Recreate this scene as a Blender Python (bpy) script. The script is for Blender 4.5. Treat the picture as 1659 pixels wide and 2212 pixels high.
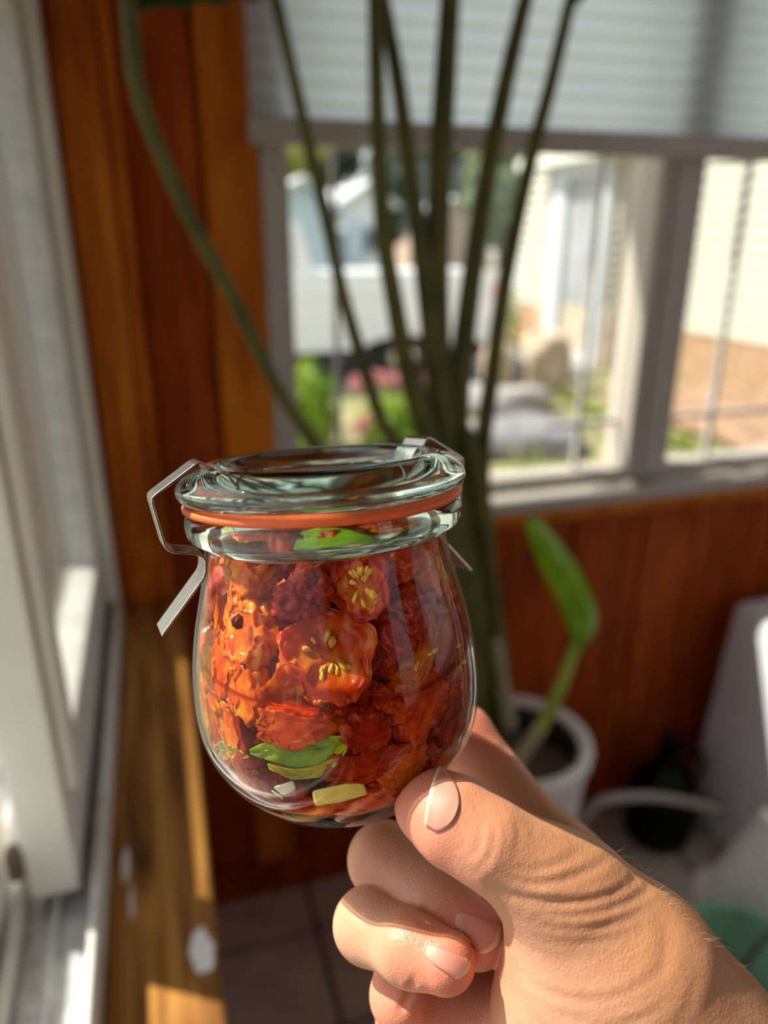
import bpy, bmesh, math, random
import numpy as np
from mathutils import Vector, Matrix, noise

# ------------------------------------------------------------------ clear
for o in list(bpy.data.objects):
    bpy.data.objects.remove(o, do_unlink=True)
scene = bpy.context.scene
C = scene.collection

# ------------------------------------------------------------------ camera
EYE = 1.274                                  # camera height above the floor
FPX, CX, CY = 1600.0, 829.5, 1106.0          # focal length in pixels of the 1659x2212 frame
PITCH, YAW = math.radians(20.5), math.radians(17.0)
CAM = np.array([0.0, 0.0, EYE])
FW = np.array([math.sin(YAW) * math.cos(PITCH), math.cos(YAW) * math.cos(PITCH), -math.sin(PITCH)])
RT = np.array([math.cos(YAW), -math.sin(YAW), 0.0])
UP = np.cross(RT, FW)
cd = bpy.data.cameras.new('camera')
cam = bpy.data.objects.new('camera', cd)
C.objects.link(cam)
cd.sensor_fit = 'VERTICAL'
cd.sensor_height = 36.0
cd.lens = FPX / 2212.0 * 36.0
cd.clip_start = 0.01
cd.clip_end = 300.0
M = Matrix((RT, UP, -FW)).transposed().to_4x4()
M.translation = Vector(CAM)
cam.matrix_world = M
cd.dof.use_dof = True
cd.dof.focus_distance = 0.163
cd.dof.aperture_fstop = 7.2
scene.camera = cam

# ------------------------------------------------------------------ sky, sun, exposure
world = bpy.data.worlds.new('world')
scene.world = world
world.use_nodes = True
wn = world.node_tree
bg = wn.nodes['Background']
sky = wn.nodes.new('ShaderNodeTexSky')
sky.sky_type = 'NISHITA'
sky.sun_disc = False
sky.sun_elevation = math.radians(44)
sky.sun_rotation = math.radians(-52)
sky.air_density = 1.0
sky.dust_density = 2.0
hz = wn.nodes.new('ShaderNodeMix')              # thin bright haze takes some blue out of the sky
hz.data_type = 'RGBA'
hz.inputs['Factor'].default_value = 0.65
hz.inputs['B'].default_value = (3.2, 3.1, 2.9, 1)
wn.links.new(sky.outputs[0], hz.inputs['A'])
wn.links.new(hz.outputs['Result'], bg.inputs[0])
bg.inputs[1].default_value = 0.25

SUN_TRAVEL = Vector((0.85, -0.50, -1.10)).normalized()
sd = bpy.data.lights.new('sun', 'SUN')
sd.energy = 6.6
sd.angle = math.radians(0.6)
sd.color = (1.0, 0.93, 0.82)
sun = bpy.data.objects.new('sun', sd)
C.objects.link(sun)
sun.rotation_euler = SUN_TRAVEL.to_track_quat('-Z', 'Y').to_euler()
sun.location = (-3, 0.5, 4)

vs = scene.view_settings
vs.view_transform = 'Standard'
vs.look = 'None'
vs.gamma = 1.0
vs.use_curve_mapping = False
vs.exposure = 0.62
scene.cycles.use_denoising = True
scene.cycles.use_adaptive_sampling = True
scene.cycles.adaptive_threshold = 0.03
scene.cycles.max_bounces = 8
scene.cycles.transparent_max_bounces = 16
scene.cycles.transmission_bounces = 12
scene.cycles.sample_clamp_indirect = 6.0


# ------------------------------------------------------------------ placement helpers
def ray(x, y):
    return FW + RT * (x - CX) / FPX - UP * (y - CY) / FPX


def P(x, y, d):
    """world point seen at pixel x, y of the photograph at distance d along the optical axis"""
    return CAM + ray(x, y) * d


def on_y(x, y, Y):
    r = ray(x, y)
    return CAM + r * (Y / r[1])


def on_x(x, y, X):
    r = ray(x, y)
    return CAM + r * (X / r[0])


def on_z(x, y, Z):
    r = ray(x, y)
    return CAM + r * ((Z - EYE) / r[2])


# ------------------------------------------------------------------ object helpers
def tag(o, label=None, cat=None, group=None, kind=None):
    if label: o['label'] = label
    if cat: o['category'] = cat
    if group: o['group'] = group
    if kind: o['kind'] = kind
    return o


def empty(name, loc, label, cat, group=None):
    o = bpy.data.objects.new(name, None)
    C.objects.link(o)
    o.location = Vector(loc)
    o.empty_display_size = 0.02
    return tag(o, label, cat, group)


def link(name, me, mat=None, parent=None, smooth=False):
    o = bpy.data.objects.new(name, me)
    C.objects.link(o)
    if mat is not None and not me.materials:
        me.materials.append(mat)
    if smooth:
        me.polygons.foreach_set('use_smooth', [True] * len(me.polygons))
    if parent is not None:
        o.parent = parent
        o.matrix_parent_inverse = pinv(parent)
    return o


def pinv(p):
    m = Matrix.LocRotScale(p.location, p.rotation_euler, p.scale)
    if p.parent is not None:
        m = pinv(p.parent).inverted() @ p.matrix_parent_inverse @ m
    return m.inverted()


def mesh(name, verts, faces):
    me = bpy.data.meshes.new(name)
    me.from_pydata([tuple(map(float, v)) for v in verts], [], [tuple(f) for f in faces])
    me.update()
    return me


def from_bm(name, bm, mat=None, parent=None, smooth=False):
    me = bpy.data.meshes.new(name)
    bm.normal_update()
    bm.to_mesh(me)
    bm.free()
    return link(name, me, mat, parent, smooth)


def bm_box(bm, lo, hi, bev=0.0, rot=None, seg=1):
    lo, hi = Vector(lo), Vector(hi)
    c, s = (lo + hi) / 2, hi - lo
    m = Matrix.Translation(c)
    if rot is not None:
        m = m @ rot.to_4x4()
    m = m @ Matrix.Diagonal((s.x, s.y, s.z, 1))
    g = bmesh.ops.create_cube(bm, size=1.0, matrix=m)
    if bev > 0:
        es = set()
        for v in g['verts']:
            es.update(v.link_edges)
        bmesh.ops.bevel(bm, geom=list(es), offset=bev, segments=seg, affect='EDGES', profile=0.5)


def box(name, lo, hi, mat, parent=None, bev=0.0, rot=None, seg=1):
    bm = bmesh.new()
    bm_box(bm, lo, hi, bev, rot, seg)
    return from_bm(name, bm, mat, parent)


def lathe(prof, n=64, closed=False):
    """profile of (r, z) points spun about z; r=0 ends become poles"""
    verts, faces, rows = [], [], []
    for r, z in prof:
        if r < 1e-7:
            rows.append([len(verts)])
            verts.append((0, 0, z))
        else:
            b = len(verts)
            rows.append(list(range(b, b + n)))
            for k in range(n):
                a = 2 * math.pi * k / n
                verts.append((r * math.cos(a), r * math.sin(a), z))
    pairs = list(zip(rows, rows[1:]))
    if closed:
        pairs.append((rows[-1], rows[0]))
    for A, B in pairs:
        for k in range(n):
            k2 = (k + 1) % n
            if len(A) == 1 and len(B) == 1:
                continue
            if len(A) == 1:
                faces.append((A[0], B[k2], B[k]))
            elif len(B) == 1:
                faces.append((A[k], A[k2], B[0]))
            else:
                faces.append((A[k], A[k2], B[k2], B[k]))
    return verts, faces


def smooth_curve(pts, n):
    """Catmull-Rom resampling of a polyline of numpy vectors"""
    pts = [np.asarray(p, float) for p in pts]
    e = [2 * pts[0] - pts[1]] + pts + [2 * pts[-1] - pts[-2]]
    out = []
    m = len(pts) - 1
    for i in range(n):
        t = i / (n - 1) * m
        k = min(int(t), m - 1)
        u = t - k
        a, b, c, d = e[k], e[k + 1], e[k + 2], e[k + 3]
        out.append(0.5 * (2 * b + (c - a) * u + (2 * a - 5 * b + 4 * c - d) * u * u + (3 * b - a - 3 * c + d) * u ** 3))
    return out


def tube(pts, rads, n=10, flat=1.0):
    """tapered tube along points; closed caps"""
    pts = [np.asarray(p, float) for p in pts]
    verts, faces = [], []
    ref = np.array([0.13, -0.97, 0.2])
    m = len(pts)
    for i in range(m):
        t = pts[min(i + 1, m - 1)] - pts[max(i - 1, 0)]
        t = t / (np.linalg.norm(t) + 1e-12)
        a = ref - t * ref.dot(t)
        a /= np.linalg.norm(a) + 1e-12
        b = np.cross(t, a)
        for k in range(n):
            w = 2 * math.pi * k / n
            verts.append(pts[i] + rads[i] * (a * math.cos(w) * flat + b * math.sin(w)))
    for i in range(m - 1):
        for k in range(n):
            k2 = (k + 1) % n
            faces.append((i * n + k, i * n + k2, (i + 1) * n + k2, (i + 1) * n + k))
    faces.append(tuple(reversed(range(n))))
    faces.append(tuple(range((m - 1) * n, m * n)))
    return verts, faces


# ------------------------------------------------------------------ materials
def new_mat(name):
    m = bpy.data.materials.new(name)
    m.use_nodes = True
    nt = m.node_tree
    nt.nodes.clear()
    out = nt.nodes.new('ShaderNodeOutputMaterial')
    return m, nt, out


def nd(nt, t, **kw):
    n = nt.nodes.new(t)
    for k, v in kw.items():
        if k.startswith('i_'):
            n.inputs[k[2:].replace('_', ' ')].default_value = v
        else:
            setattr(n, k, v)
    return n


def ramp(nt, fac, stops):
    r = nt.nodes.new('ShaderNodeValToRGB')
    el = r.color_ramp.elements
    while len(el) < len(stops):
        el.new(0.5)
    for e, (p, c) in zip(el, stops):
        e.position = p
        e.color = (*c, 1)
    nt.links.new(fac, r.inputs[0])
    return r.outputs[0]


def bump(nt, height, strength, dist, pr):
    b = nt.nodes.new('ShaderNodeBump')
    b.inputs['Strength'].default_value = strength
    b.inputs['Distance'].default_value = dist
    nt.links.new(height, b.inputs['Height'])
    nt.links.new(b.outputs[0], pr.inputs['Normal'])


def plain(name, col, rough=0.5, metal=0.0, noise_amt=0.15, scale=30.0, bmp=0.0, bdist=0.001, **kw):
    """principled with slight procedural tone variation"""
    m, nt, out = new_mat(name)
    pr = nd(nt, 'ShaderNodeBsdfPrincipled')
    pr.inputs['Roughness'].default_value = rough
    pr.inputs['Metallic'].default_value = metal
    for k, v in kw.items():
        pr.inputs[k.replace('_', ' ')].default_value = v
    tc = nd(nt, 'ShaderNodeTexCoord')
    nz = nd(nt, 'ShaderNodeTexNoise')
    nz.inputs['Scale'].default_value = scale
    nz.inputs['Detail'].default_value = 4
    nt.links.new(tc.outputs['Object'], nz.inputs['Vector'])
    lo = tuple(max(0, c * (1 - noise_amt)) for c in col)
    hi = tuple(min(1, c * (1 + noise_amt)) for c in col)
    nt.links.new(ramp(nt, nz.outputs['Fac'], [(0.3, lo), (0.7, hi)]), pr.inputs['Base Color'])
    if bmp > 0:
        bump(nt, nz.outputs['Fac'], bmp, bdist, pr)
    nt.links.new(pr.outputs[0], out.inputs[0])
    return m


def wood(name, dark, mid, light, rough=0.45, scale=1.0, axis=2, knots=True, coat=0.0):
    m, nt, out = new_mat(name)
    pr = nd(nt, 'ShaderNodeBsdfPrincipled')
    pr.inputs['Roughness'].default_value = rough
    pr.inputs['Coat Weight'].default_value = coat
    pr.inputs['Specular IOR Level'].default_value = 0.15
    pr.inputs['Coat Roughness'].default_value = 0.25
    tc = nd(nt, 'ShaderNodeTexCoord')
    oi = nd(nt, 'ShaderNodeObjectInfo')
    add = nd(nt, 'ShaderNodeVectorMath', operation='ADD')
    mul = nd(nt, 'ShaderNodeVectorMath', operation='SCALE')
    mul.inputs[3].default_value = 7.3
    cmb = nd(nt, 'ShaderNodeCombineXYZ')
    for k in range(3):
        nt.links.new(oi.outputs['Random'], cmb.inputs[k])
    nt.links.new(cmb.outputs[0], mul.inputs[0])
    nt.links.new(tc.outputs['Object'], add.inputs[0])
    nt.links.new(mul.outputs[0], add.inputs[1])
    mp = nd(nt, 'ShaderNodeMapping')
    s = [26.0 * scale] * 3
    s[axis] = 2.2 * scale
    mp.inputs['Scale'].default_value = s
    nt.links.new(add.outputs[0], mp.inputs['Vector'])
    n1 = nd(nt, 'ShaderNodeTexNoise')
    n1.inputs['Scale'].default_value = 1.6
    n1.inputs['Detail'].default_value = 8
    n1.inputs['Distortion'].default_value = 1.2
    nt.links.new(mp.outputs[0], n1.inputs['Vector'])
    col = ramp(nt, n1.outputs['Fac'], [(0.28, dark), (0.5, mid), (0.75, light)])
    n2 = nd(nt, 'ShaderNodeTexNoise')
    n2.inputs['Scale'].default_value = 5.0 * scale
    n2.inputs['Detail'].default_value = 3
    nt.links.new(add.outputs[0], n2.inputs['Vector'])
    mx = nd(nt, 'ShaderNodeMix', data_type='RGBA', blend_type='MULTIPLY')
    mx.inputs['Factor'].default_value = 0.55
    nt.links.new(col, mx.inputs['A'])
    nt.links.new(ramp(nt, n2.outputs['Fac'], [(0.3, (0.55, 0.5, 0.45)), (0.65, (1, 1, 1))]), mx.inputs['B'])
    nt.links.new(mx.outputs['Result'], pr.inputs['Base Color'])
    bump(nt, n1.outputs['Fac'], 0.25, 0.001, pr)
    nt.links.new(pr.outputs[0], out.inputs[0])
    return m


def schlick(nt, ior):
    """reflectance that is the same from both sides of a thin wall"""
    f0 = ((ior - 1) / (ior + 1)) ** 2
    lw = nd(nt, 'ShaderNodeLayerWeight')
    lw.inputs['Blend'].default_value = 0.5
    pw = nd(nt, 'ShaderNodeMath', operation='POWER')
    pw.inputs[1].default_value = 5.0
    nt.links.new(lw.outputs['Facing'], pw.inputs[0])
    ml = nd(nt, 'ShaderNodeMath', operation='MULTIPLY_ADD')
    ml.inputs[1].default_value = 1 - f0
    ml.inputs[2].default_value = f0
    nt.links.new(pw.outputs[0], ml.inputs[0])
    return ml.outputs[0]


def thin_glass(name, tint=(0.97, 0.985, 0.98), ior=1.45, rough=0.0, edge=None, refl=(1, 1, 1)):
    """clear wall seen straight through, with Fresnel reflections; edge = tint at grazing angles"""
    m, nt, out = new_mat(name)
    tr = nd(nt, 'ShaderNodeBsdfTransparent')
    gl = nd(nt, 'ShaderNodeBsdfGlossy')
    gl.inputs['Roughness'].default_value = rough
    gl.inputs['Color'].default_value = (*refl, 1)
    mx = nd(nt, 'ShaderNodeMixShader')
    nt.links.new(schlick(nt, ior), mx.inputs[0])
    nt.links.new(tr.outputs[0], mx.inputs[1])
    nt.links.new(gl.outputs[0], mx.inputs[2])
    nt.links.new(mx.outputs[0], out.inputs[0])
    tr.inputs[0].default_value = (*tint, 1)
    if edge:
        lw = nd(nt, 'ShaderNodeLayerWeight')
        lw.inputs['Blend'].default_value = 0.25
        nt.links.new(ramp(nt, lw.outputs['Facing'], [(0.35, tint), (1.0, edge)]), tr.inputs[0])
    return m


def solid_glass(name, col, rough=0.0, ior=1.48):
    m, nt, out = new_mat(name)
    g = nd(nt, 'ShaderNodeBsdfGlass')
    g.inputs['Color'].default_value = (*col, 1)
    g.inputs['Roughness'].default_value = rough
    g.inputs['IOR'].default_value = ior
    nt.links.new(g.outputs[0], out.inputs[0])
    return m


def leaf_mat(name, dark, light, trans=0.35, rough=0.4, scale=20.0):
    m, nt, out = new_mat(name)
    pr = nd(nt, 'ShaderNodeBsdfPrincipled')
    pr.inputs['Roughness'].default_value = rough
    tl = nd(nt, 'ShaderNodeBsdfTranslucent')
    tc = nd(nt, 'ShaderNodeTexCoord')
    nz = nd(nt, 'ShaderNodeTexNoise')
    nz.inputs['Scale'].default_value = scale
    nz.inputs['Detail'].default_value = 3
    nt.links.new(tc.outputs['Object'], nz.inputs['Vector'])
    c = ramp(nt, nz.outputs['Fac'], [(0.32, dark), (0.68, light)])
    nt.links.new(c, pr.inputs['Base Color'])
    nt.links.new(c, tl.inputs[0])
    mx = nd(nt, 'ShaderNodeMixShader')
    mx.inputs[0].default_value = trans
    nt.links.new(pr.outputs[0], mx.inputs[1])
    nt.links.new(tl.outputs[0], mx.inputs[2])
    nt.links.new(mx.outputs[0], out.inputs[0])
    return m


MW_panel = wood('panel_wood', (0.20, 0.026, 0.001), (0.36, 0.058, 0.002), (0.52, 0.11, 0.005), rough=0.6)
MW_casing = wood('casing_wood', (0.38, 0.085, 0.003), (0.58, 0.155, 0.006), (0.74, 0.24, 0.015), rough=0.6)
MW_post = wood('post_wood', (0.28, 0.055, 0.002), (0.50, 0.12, 0.006), (0.74, 0.24, 0.015), rough=0.55)
MW_ledge = wood('ledge_wood', (0.13, 0.050, 0.012), (0.38, 0.165, 0.038), (0.68, 0.36, 0.08), rough=0.55, axis=1)
M_vinyl = plain('white_vinyl', (0.86, 0.83, 0.74), 0.35, noise_amt=0.06, scale=12)
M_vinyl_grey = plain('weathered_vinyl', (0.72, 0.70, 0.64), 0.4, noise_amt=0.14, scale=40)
M_track = plain('track_metal', (0.66, 0.67, 0.68), 0.32, metal=0.55, noise_amt=0.2, scale=60)
M_winframe = plain('window_frame_shaded', (0.46, 0.41, 0.36), 0.5, noise_amt=0.06, scale=10)  # white frame with its shade put into the colour, hence grey-brown
M_pane = thin_glass('window_glass', (0.95, 0.975, 0.97), 1.45)
M_tile = plain('floor_tile', (0.58, 0.49, 0.42), 0.5, noise_amt=0.18, scale=14)
M_grout = plain('grout', (0.10, 0.085, 0.07), 0.9, noise_amt=0.2, scale=60)
M_ceiling = plain('ceiling_paint', (0.72, 0.66, 0.58), 0.8)
M_wall_paint = plain('wall_paint', (0.55, 0.42, 0.30), 0.8)

# ------------------------------------------------------------------ the room
Z_LEDGE = EYE - 0.555
Y_BACK = 1.2
X_WIN = -0.09                 # room-side edge of the side window's frame
Z_SILL = EYE - 0.492          # under side of the back window's frame
X_OPEN = 0.173                # left edge of the back window

# floor with tiles
floor = box('floor', (-0.15, -1.6, -0.06), (2.6, Y_BACK + 0.05, -0.004), M_grout)
tag(floor, kind='structure')
tile_me = None
for i in range(-1, 8):
    for j in range(-4, 2):
        x0 = 0.19 + 0.2 * (i - 1)
        y0 = 1.066 + 0.2 * (j - 1)
        if x0 + 0.19 > 1.5:
            continue
        if tile_me is None:
            bm = bmesh.new()
            bm_box(bm, (0.005, 0.005, -0.006), (0.195, 0.195, 0.0), 0.0015)
            tile_me = bpy.data.meshes.new('floor_tile')
            bm.to_mesh(tile_me)
            bm.free()
        t = link('floor_tile', tile_me, M_tile, floor)
        t.location = (x0, y0, 0)
        if y0 + 0.2 > Y_BACK:
            t.scale.y = (Y_BACK - 0.004 - y0) / 0.2
        if x0 < -0.1:
            t.scale.x = 1.0

# back wall: core pieces round the window opening, then its boards
bm = bmesh.new()
bm_box(bm, (-0.3, Y_BACK, 0), (X_OPEN, Y_BACK + 0.12, 2.45))
bm_box(bm, (X_OPEN, Y_BACK, 0), (2.7, Y_BACK + 0.12, Z_SILL))
bm_box(bm, (X_OPEN, Y_BACK, 1.95), (2.7, Y_BACK + 0.12, 2.45))
wall_back = from_bm('wall_back', bm, MW_panel)
tag(wall_back, kind='structure')


def board(x0, x1, z0, z1, y1, mat, th=0.014):
    return box('board', (x0, y1 - th, z0), (x1, y1, z1), mat, wall_back, 0.0025)


board(-0.012, 0.087, 0.0, 2.45, Y_BACK, MW_panel, 0.012)
board(0.094, X_OPEN - 0.002, 0.0, 2.45, Y_BACK, MW_casing, 0.022)
xb = X_OPEN
k = 0
while xb < 2.5:
    w = (0.145, 0.16, 0.135)[k % 3]
    board(xb + 0.002, xb + w - 0.002, 0.0, Z_SILL - 0.022, Y_BACK, MW_panel, 0.012)
    xb += w
    k += 1
# moulding under the window and skirting
o = box('trim_1', (X_OPEN, Y_BACK - 0.03, Z_SILL - 0.024), (2.6, Y_BACK, Z_SILL), MW_casing, None, 0.004)
tag(o, kind='structure')
o = box('baseboard_back', (-0.1, Y_BACK - 0.026, 0.0), (2.6, Y_BACK - 0.0125, 0.085), MW_panel, None, 0.004)
tag(o, kind='structure')

# left wall below and above its window, and beyond the camera
Y_W0, Y_W1 = -0.75, 1.11      # side window's extent
Z_HEAD = 1.60
bm = bmesh.new()
bm_box(bm, (-0.26, -1.6, -0.06), (-0.055, Y_BACK, Z_LEDGE - 0.03))
bm_box(bm, (-0.26, -1.6, Z_HEAD), (-0.07, Y_BACK, 2.45))
bm_box(bm, (-0.26, Y_W1, Z_LEDGE - 0.03), (-0.09, Y_BACK, Z_HEAD))
bm_box(bm, (-0.26, -1.6, Z_LEDGE - 0.03), (-0.09, Y_W0, Z_HEAD))
wall_left = from_bm('wall_left', bm, MW_panel)
tag(wall_left, kind='structure')
# corner post and its lighter edge strip
o = box('trim_2', (-0.088, Y_BACK - 0.075, Z_LEDGE), (-0.030, Y_BACK - 0.001, 2.45), MW_post, None, 0.003)
tag(o, kind='structure')
o = box('trim_3', (-0.0295, Y_BACK - 0.06, Z_LEDGE), (-0.012, Y_BACK - 0.001, 2.45), MW_casing, None, 0.004)
tag(o, kind='structure')
# wall behind the camera with its window opening, and the right wall
bm = bmesh.new()
bm_box(bm, (-0.3, -1.72, 0), (2.7, -1.6, 0.8))
bm_box(bm, (-0.3, -1.72, 2.1), (2.7, -1.6, 2.45))
bm_box(bm, (-0.3, -1.72, 0.8), (1.2, -1.6, 2.1))
bm_box(bm, (2.3, -1.72, 0.8), (2.7, -1.6, 2.1))
bm_box(bm, (1.2, -1.72, 0.8), (1.32, -1.6, 2.1))
o = from_bm('wall_front', bm, MW_panel)
tag(o, kind='structure')
bm = bmesh.new()
bm_box(bm, (2.6, -1.6, 0), (2.7, -0.9, 2.45))
bm_box(bm, (2.6, -0.9, 0), (2.7, 0.5, 0.8))
bm_box(bm, (2.6, -0.9, 2.1), (2.7, 0.5, 2.45))
bm_box(bm, (2.6, 0.5, 0), (2.7, Y_BACK, 2.45))
o = from_bm('wall_right', bm, M_wall_paint)
tag(o, kind='structure')
o = box('ceiling', (-0.3, -1.6, 2.45), (2.7, Y_BACK + 0.12, 2.55), M_ceiling)
tag(o, kind='structure')

o = box('trim_4', (-0.6, Y_BACK + 0.12, 2.45), (2.9, Y_BACK + 0.60, 2.56), M_ceiling)    # roof eave outside the back wall
tag(o, kind='structure')
# ledge board under the side window
ledge = box('window_ledge', (-0.10, -1.2, Z_LEDGE - 0.032), (0.0, Y_BACK - 0.012, Z_LEDGE), MW_ledge, None, 0.003)
tag(ledge, 'worn brown wooden ledge board running under the sliding side window', 'ledge')
# flaked white paint blobs on the ledge edge
M_paint = plain('old_white_paint', (0.85, 0.83, 0.78), 0.5, noise_amt=0.1, scale=200)
for (px, py, rx, ry) in [(437, 2052, 0.011, 0.022), (272, 1870, 0.0035, 0.026), (284, 1950, 0.0022, 0.02)]:
    c = on_z(px, py, Z_LEDGE)
    vs_, fs_ = [], []
    rnd = random.Random(px)
    n = 18
    vs_.append((c[0], c[1], Z_LEDGE + 0.0008))
    for q in range(n):
        a = 2 * math.pi * q / n
        k = rnd.uniform(0.75, 1.1)
        vs_.append((min(c[0] + rx * k * math.cos(a), -0.001), c[1] + ry * k * math.sin(a), Z_LEDGE + 0.0003))
    for q in range(n):
        fs_.append((0, 1 + q, 1 + (q + 1) % n))
    link('paint_patch', mesh('paint_patch', vs_, fs_), M_paint, ledge, True)

# ------------------------------------------------------------------ side window (window_1): frame, sliding sash, glass
w1 = empty('window_1', (-0.15, 0.2, Z_LEDGE), None, None)
tag(w1, kind='structure')
zf = Z_LEDGE
box('sill_track', (-0.215, Y_W0, zf), (X_WIN - 0.004, Y_W1, zf + 0.016), M_track, w1, 0.001)
box('frame_lip', (X_WIN - 0.006, Y_W0, zf), (X_WIN, Y_W1, zf + 0.046), M_vinyl_grey, w1, 0.0015)
box('track_rail', (-0.1275, Y_W0, zf + 0.016), (-0.1245, Y_W1, zf + 0.028), M_track, w1)
box('frame_lip', (-0.158, Y_W0, zf + 0.016), (-0.151, Y_W1, zf + 0.040), M_vinyl_grey, w1, 0.001)
box('track_rail', (-0.1815, Y_W0, zf + 0.016), (-0.1785, Y_W1, zf + 0.028), M_track, w1)
box('frame_lip', (-0.215, Y_W0, zf + 0.016), (-0.208, Y_W1, zf + 0.040), M_vinyl_grey, w1, 0.001)
# far jamb with its grooves
for (xa, xb_, dy, mt) in [(-0.215, -0.196, 0.05, M_vinyl), (-0.196, -0.176, 0.022, M_vinyl_grey), (-0.176, -0.156, 0.045, M_vinyl),
                          (-0.156, -0.140, 0.02, M_vinyl_grey), (-0.140, -0.118, 0.04, M_vinyl), (-0.118, -0.107, 0.022, M_vinyl_grey), (-0.107, X_WIN, 0.055, M_vinyl)]:
    box('jamb_rib', (xa, Y_W1 - dy, zf + 0.046 if xa > -0.11 else zf + 0.016), (xb_, Y_W1, Z_HEAD), mt, w1, 0.002)
box('head_frame', (-0.215, Y_W0, Z_HEAD - 0.05), (X_WIN, Y_W1 - 0.056, Z_HEAD), M_vinyl, w1, 0.002)
# inner sliding sash, slid to the far side
SX0, SX1 = -0.147, -0.108
Y_S0 = 0.535
box('sash_stile', (SX0, Y_S0, zf + 0.03), (SX1, Y_S0 + 0.05, Z_HEAD - 0.052), M_vinyl, w1, 0.002)
box('sash_stile', (SX0, Y_W1 - 0.085, zf + 0.03), (SX1, Y_W1 - 0.046, Z_HEAD - 0.052), M_vinyl_grey, w1, 0.002)
box('sash_rail', (SX0, Y_S0 + 0.05, zf + 0.03), (SX1, Y_W1 - 0.085, zf + 0.125), M_vinyl_grey, w1, 0.002)
box('sash_rail', (SX0, Y_S0 + 0.05, Z_HEAD - 0.10), (SX1, Y_W1 - 0.085, Z_HEAD - 0.052), M_vinyl, w1, 0.002)
box('sash_pane', (-0.129, Y_S0 + 0.048, zf + 0.124), (-0.125, Y_W1 - 0.084, Z_HEAD - 0.099), M_pane, w1)
# pull rail on the stile, ending above the sill
box('pull_rail', (SX1, Y_S0 + 0.010, zf + 0.125), (SX1 + 0.011, Y_S0 + 0.042, Z_HEAD - 0.12), M_vinyl, w1, 0.003)
# outer sash, fixed on the near side, only its end stile shows
box('outer_stile', (-0.200, Y_S0 + 0.002, zf + 0.03), (-0.165, Y_S0 + 0.045, Z_HEAD - 0.052), M_vinyl, w1, 0.002)
box('outer_rail', (-0.200, Y_W0 + 0.02, zf + 0.03), (-0.165, Y_S0 + 0.002, zf + 0.085), M_vinyl, w1, 0.002)
box('outer_pane', (-0.184, Y_W0 + 0.02, zf + 0.084), (-0.180, Y_S0 + 0.004, Z_HEAD - 0.06), M_pane, w1)
m, nt, out = new_mat('added_sun_screen_mesh')
tr = nd(nt, 'ShaderNodeBsdfTransparent')
df = nd(nt, 'ShaderNodeBsdfDiffuse')
tc = nd(nt, 'ShaderNodeTexCoord')
nz = nd(nt, 'ShaderNodeTexNoise')
nz.inputs['Scale'].default_value = 20
nt.links.new(tc.outputs['Object'], nz.inputs['Vector'])
nt.links.new(ramp(nt, nz.outputs['Fac'], [(0.3, (0.10, 0.105, 0.10)), (0.7, (0.14, 0.145, 0.14))]), df.inputs[0])
mx = nd(nt, 'ShaderNodeMixShader')
mx.inputs[0].default_value = 0.28
nt.links.new(tr.outputs[0], mx.inputs[1])
nt.links.new(df.outputs[0], mx.inputs[2])
nt.links.new(mx.outputs[0], out.inputs[0])
sc_ = box('added_sun_screen', (-0.2072, Y_S0 + 0.046, zf + 0.045), (-0.2066, Y_W1 - 0.052, Z_HEAD - 0.055), m, w1)  # screen added to dim the sun on the far sash and ledge
box('latch', (SX0 - 0.012, Y_S0 - 0.004, zf + 0.055), (SX0, Y_S0 + 0.012, zf + 0.085), plain('latch_dark', (0.16, 0.11, 0.07), 0.5), w1, 0.002)

# ------------------------------------------------------------------ back window (window_2): frame, mullion, bars, panes
w2 = empty('window_2', (1.2, Y_BACK + 0.05, Z_SILL), None, None)
tag(w2, kind='structure')
ZB0, ZB1 = Z_SILL, 1.95
YF0, YF1 = Y_BACK - 0.018, Y_BACK + 0.075
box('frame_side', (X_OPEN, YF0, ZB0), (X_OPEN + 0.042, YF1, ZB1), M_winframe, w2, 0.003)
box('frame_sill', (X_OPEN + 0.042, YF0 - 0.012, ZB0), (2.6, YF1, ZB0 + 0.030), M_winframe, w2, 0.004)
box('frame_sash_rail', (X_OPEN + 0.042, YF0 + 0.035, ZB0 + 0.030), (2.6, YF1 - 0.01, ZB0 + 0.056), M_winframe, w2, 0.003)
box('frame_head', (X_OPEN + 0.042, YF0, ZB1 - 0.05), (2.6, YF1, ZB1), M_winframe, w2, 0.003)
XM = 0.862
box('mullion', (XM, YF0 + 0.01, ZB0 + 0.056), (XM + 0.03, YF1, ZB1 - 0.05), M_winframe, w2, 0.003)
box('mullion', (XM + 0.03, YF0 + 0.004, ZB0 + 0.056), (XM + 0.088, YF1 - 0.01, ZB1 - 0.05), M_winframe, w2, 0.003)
M_bar = plain('window_bar', (0.40, 0.39, 0.38), 0.5)
YG = Y_BACK + 0.04
zbar = EYE - 0.345
for xm in (0.296, 0.775, 1.085, 1.5):
    box('glazing_bar', (xm - 0.004, YG - 0.006, ZB0 + 0.055), (xm + 0.004, YG + 0.006, ZB1 - 0.05), M_bar, w2)
for (xa, xb_) in ((0.70, XM), (XM + 0.088, 2.6)):
    box('glazing_bar', (xa, YG - 0.005, zbar - 0.004), (xb_, YG + 0.005, zbar + 0.004), M_bar, w2)
box('window_pane', (X_OPEN + 0.04, YG + 0.008, ZB0 + 0.05), (XM + 0.005, YG + 0.011, ZB1 - 0.045), M_pane, w2)
box('window_pane', (XM + 0.083, YG + 0.008, ZB0 + 0.05), (2.6, YG + 0.011, ZB1 - 0.045), M_pane, w2)

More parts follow.
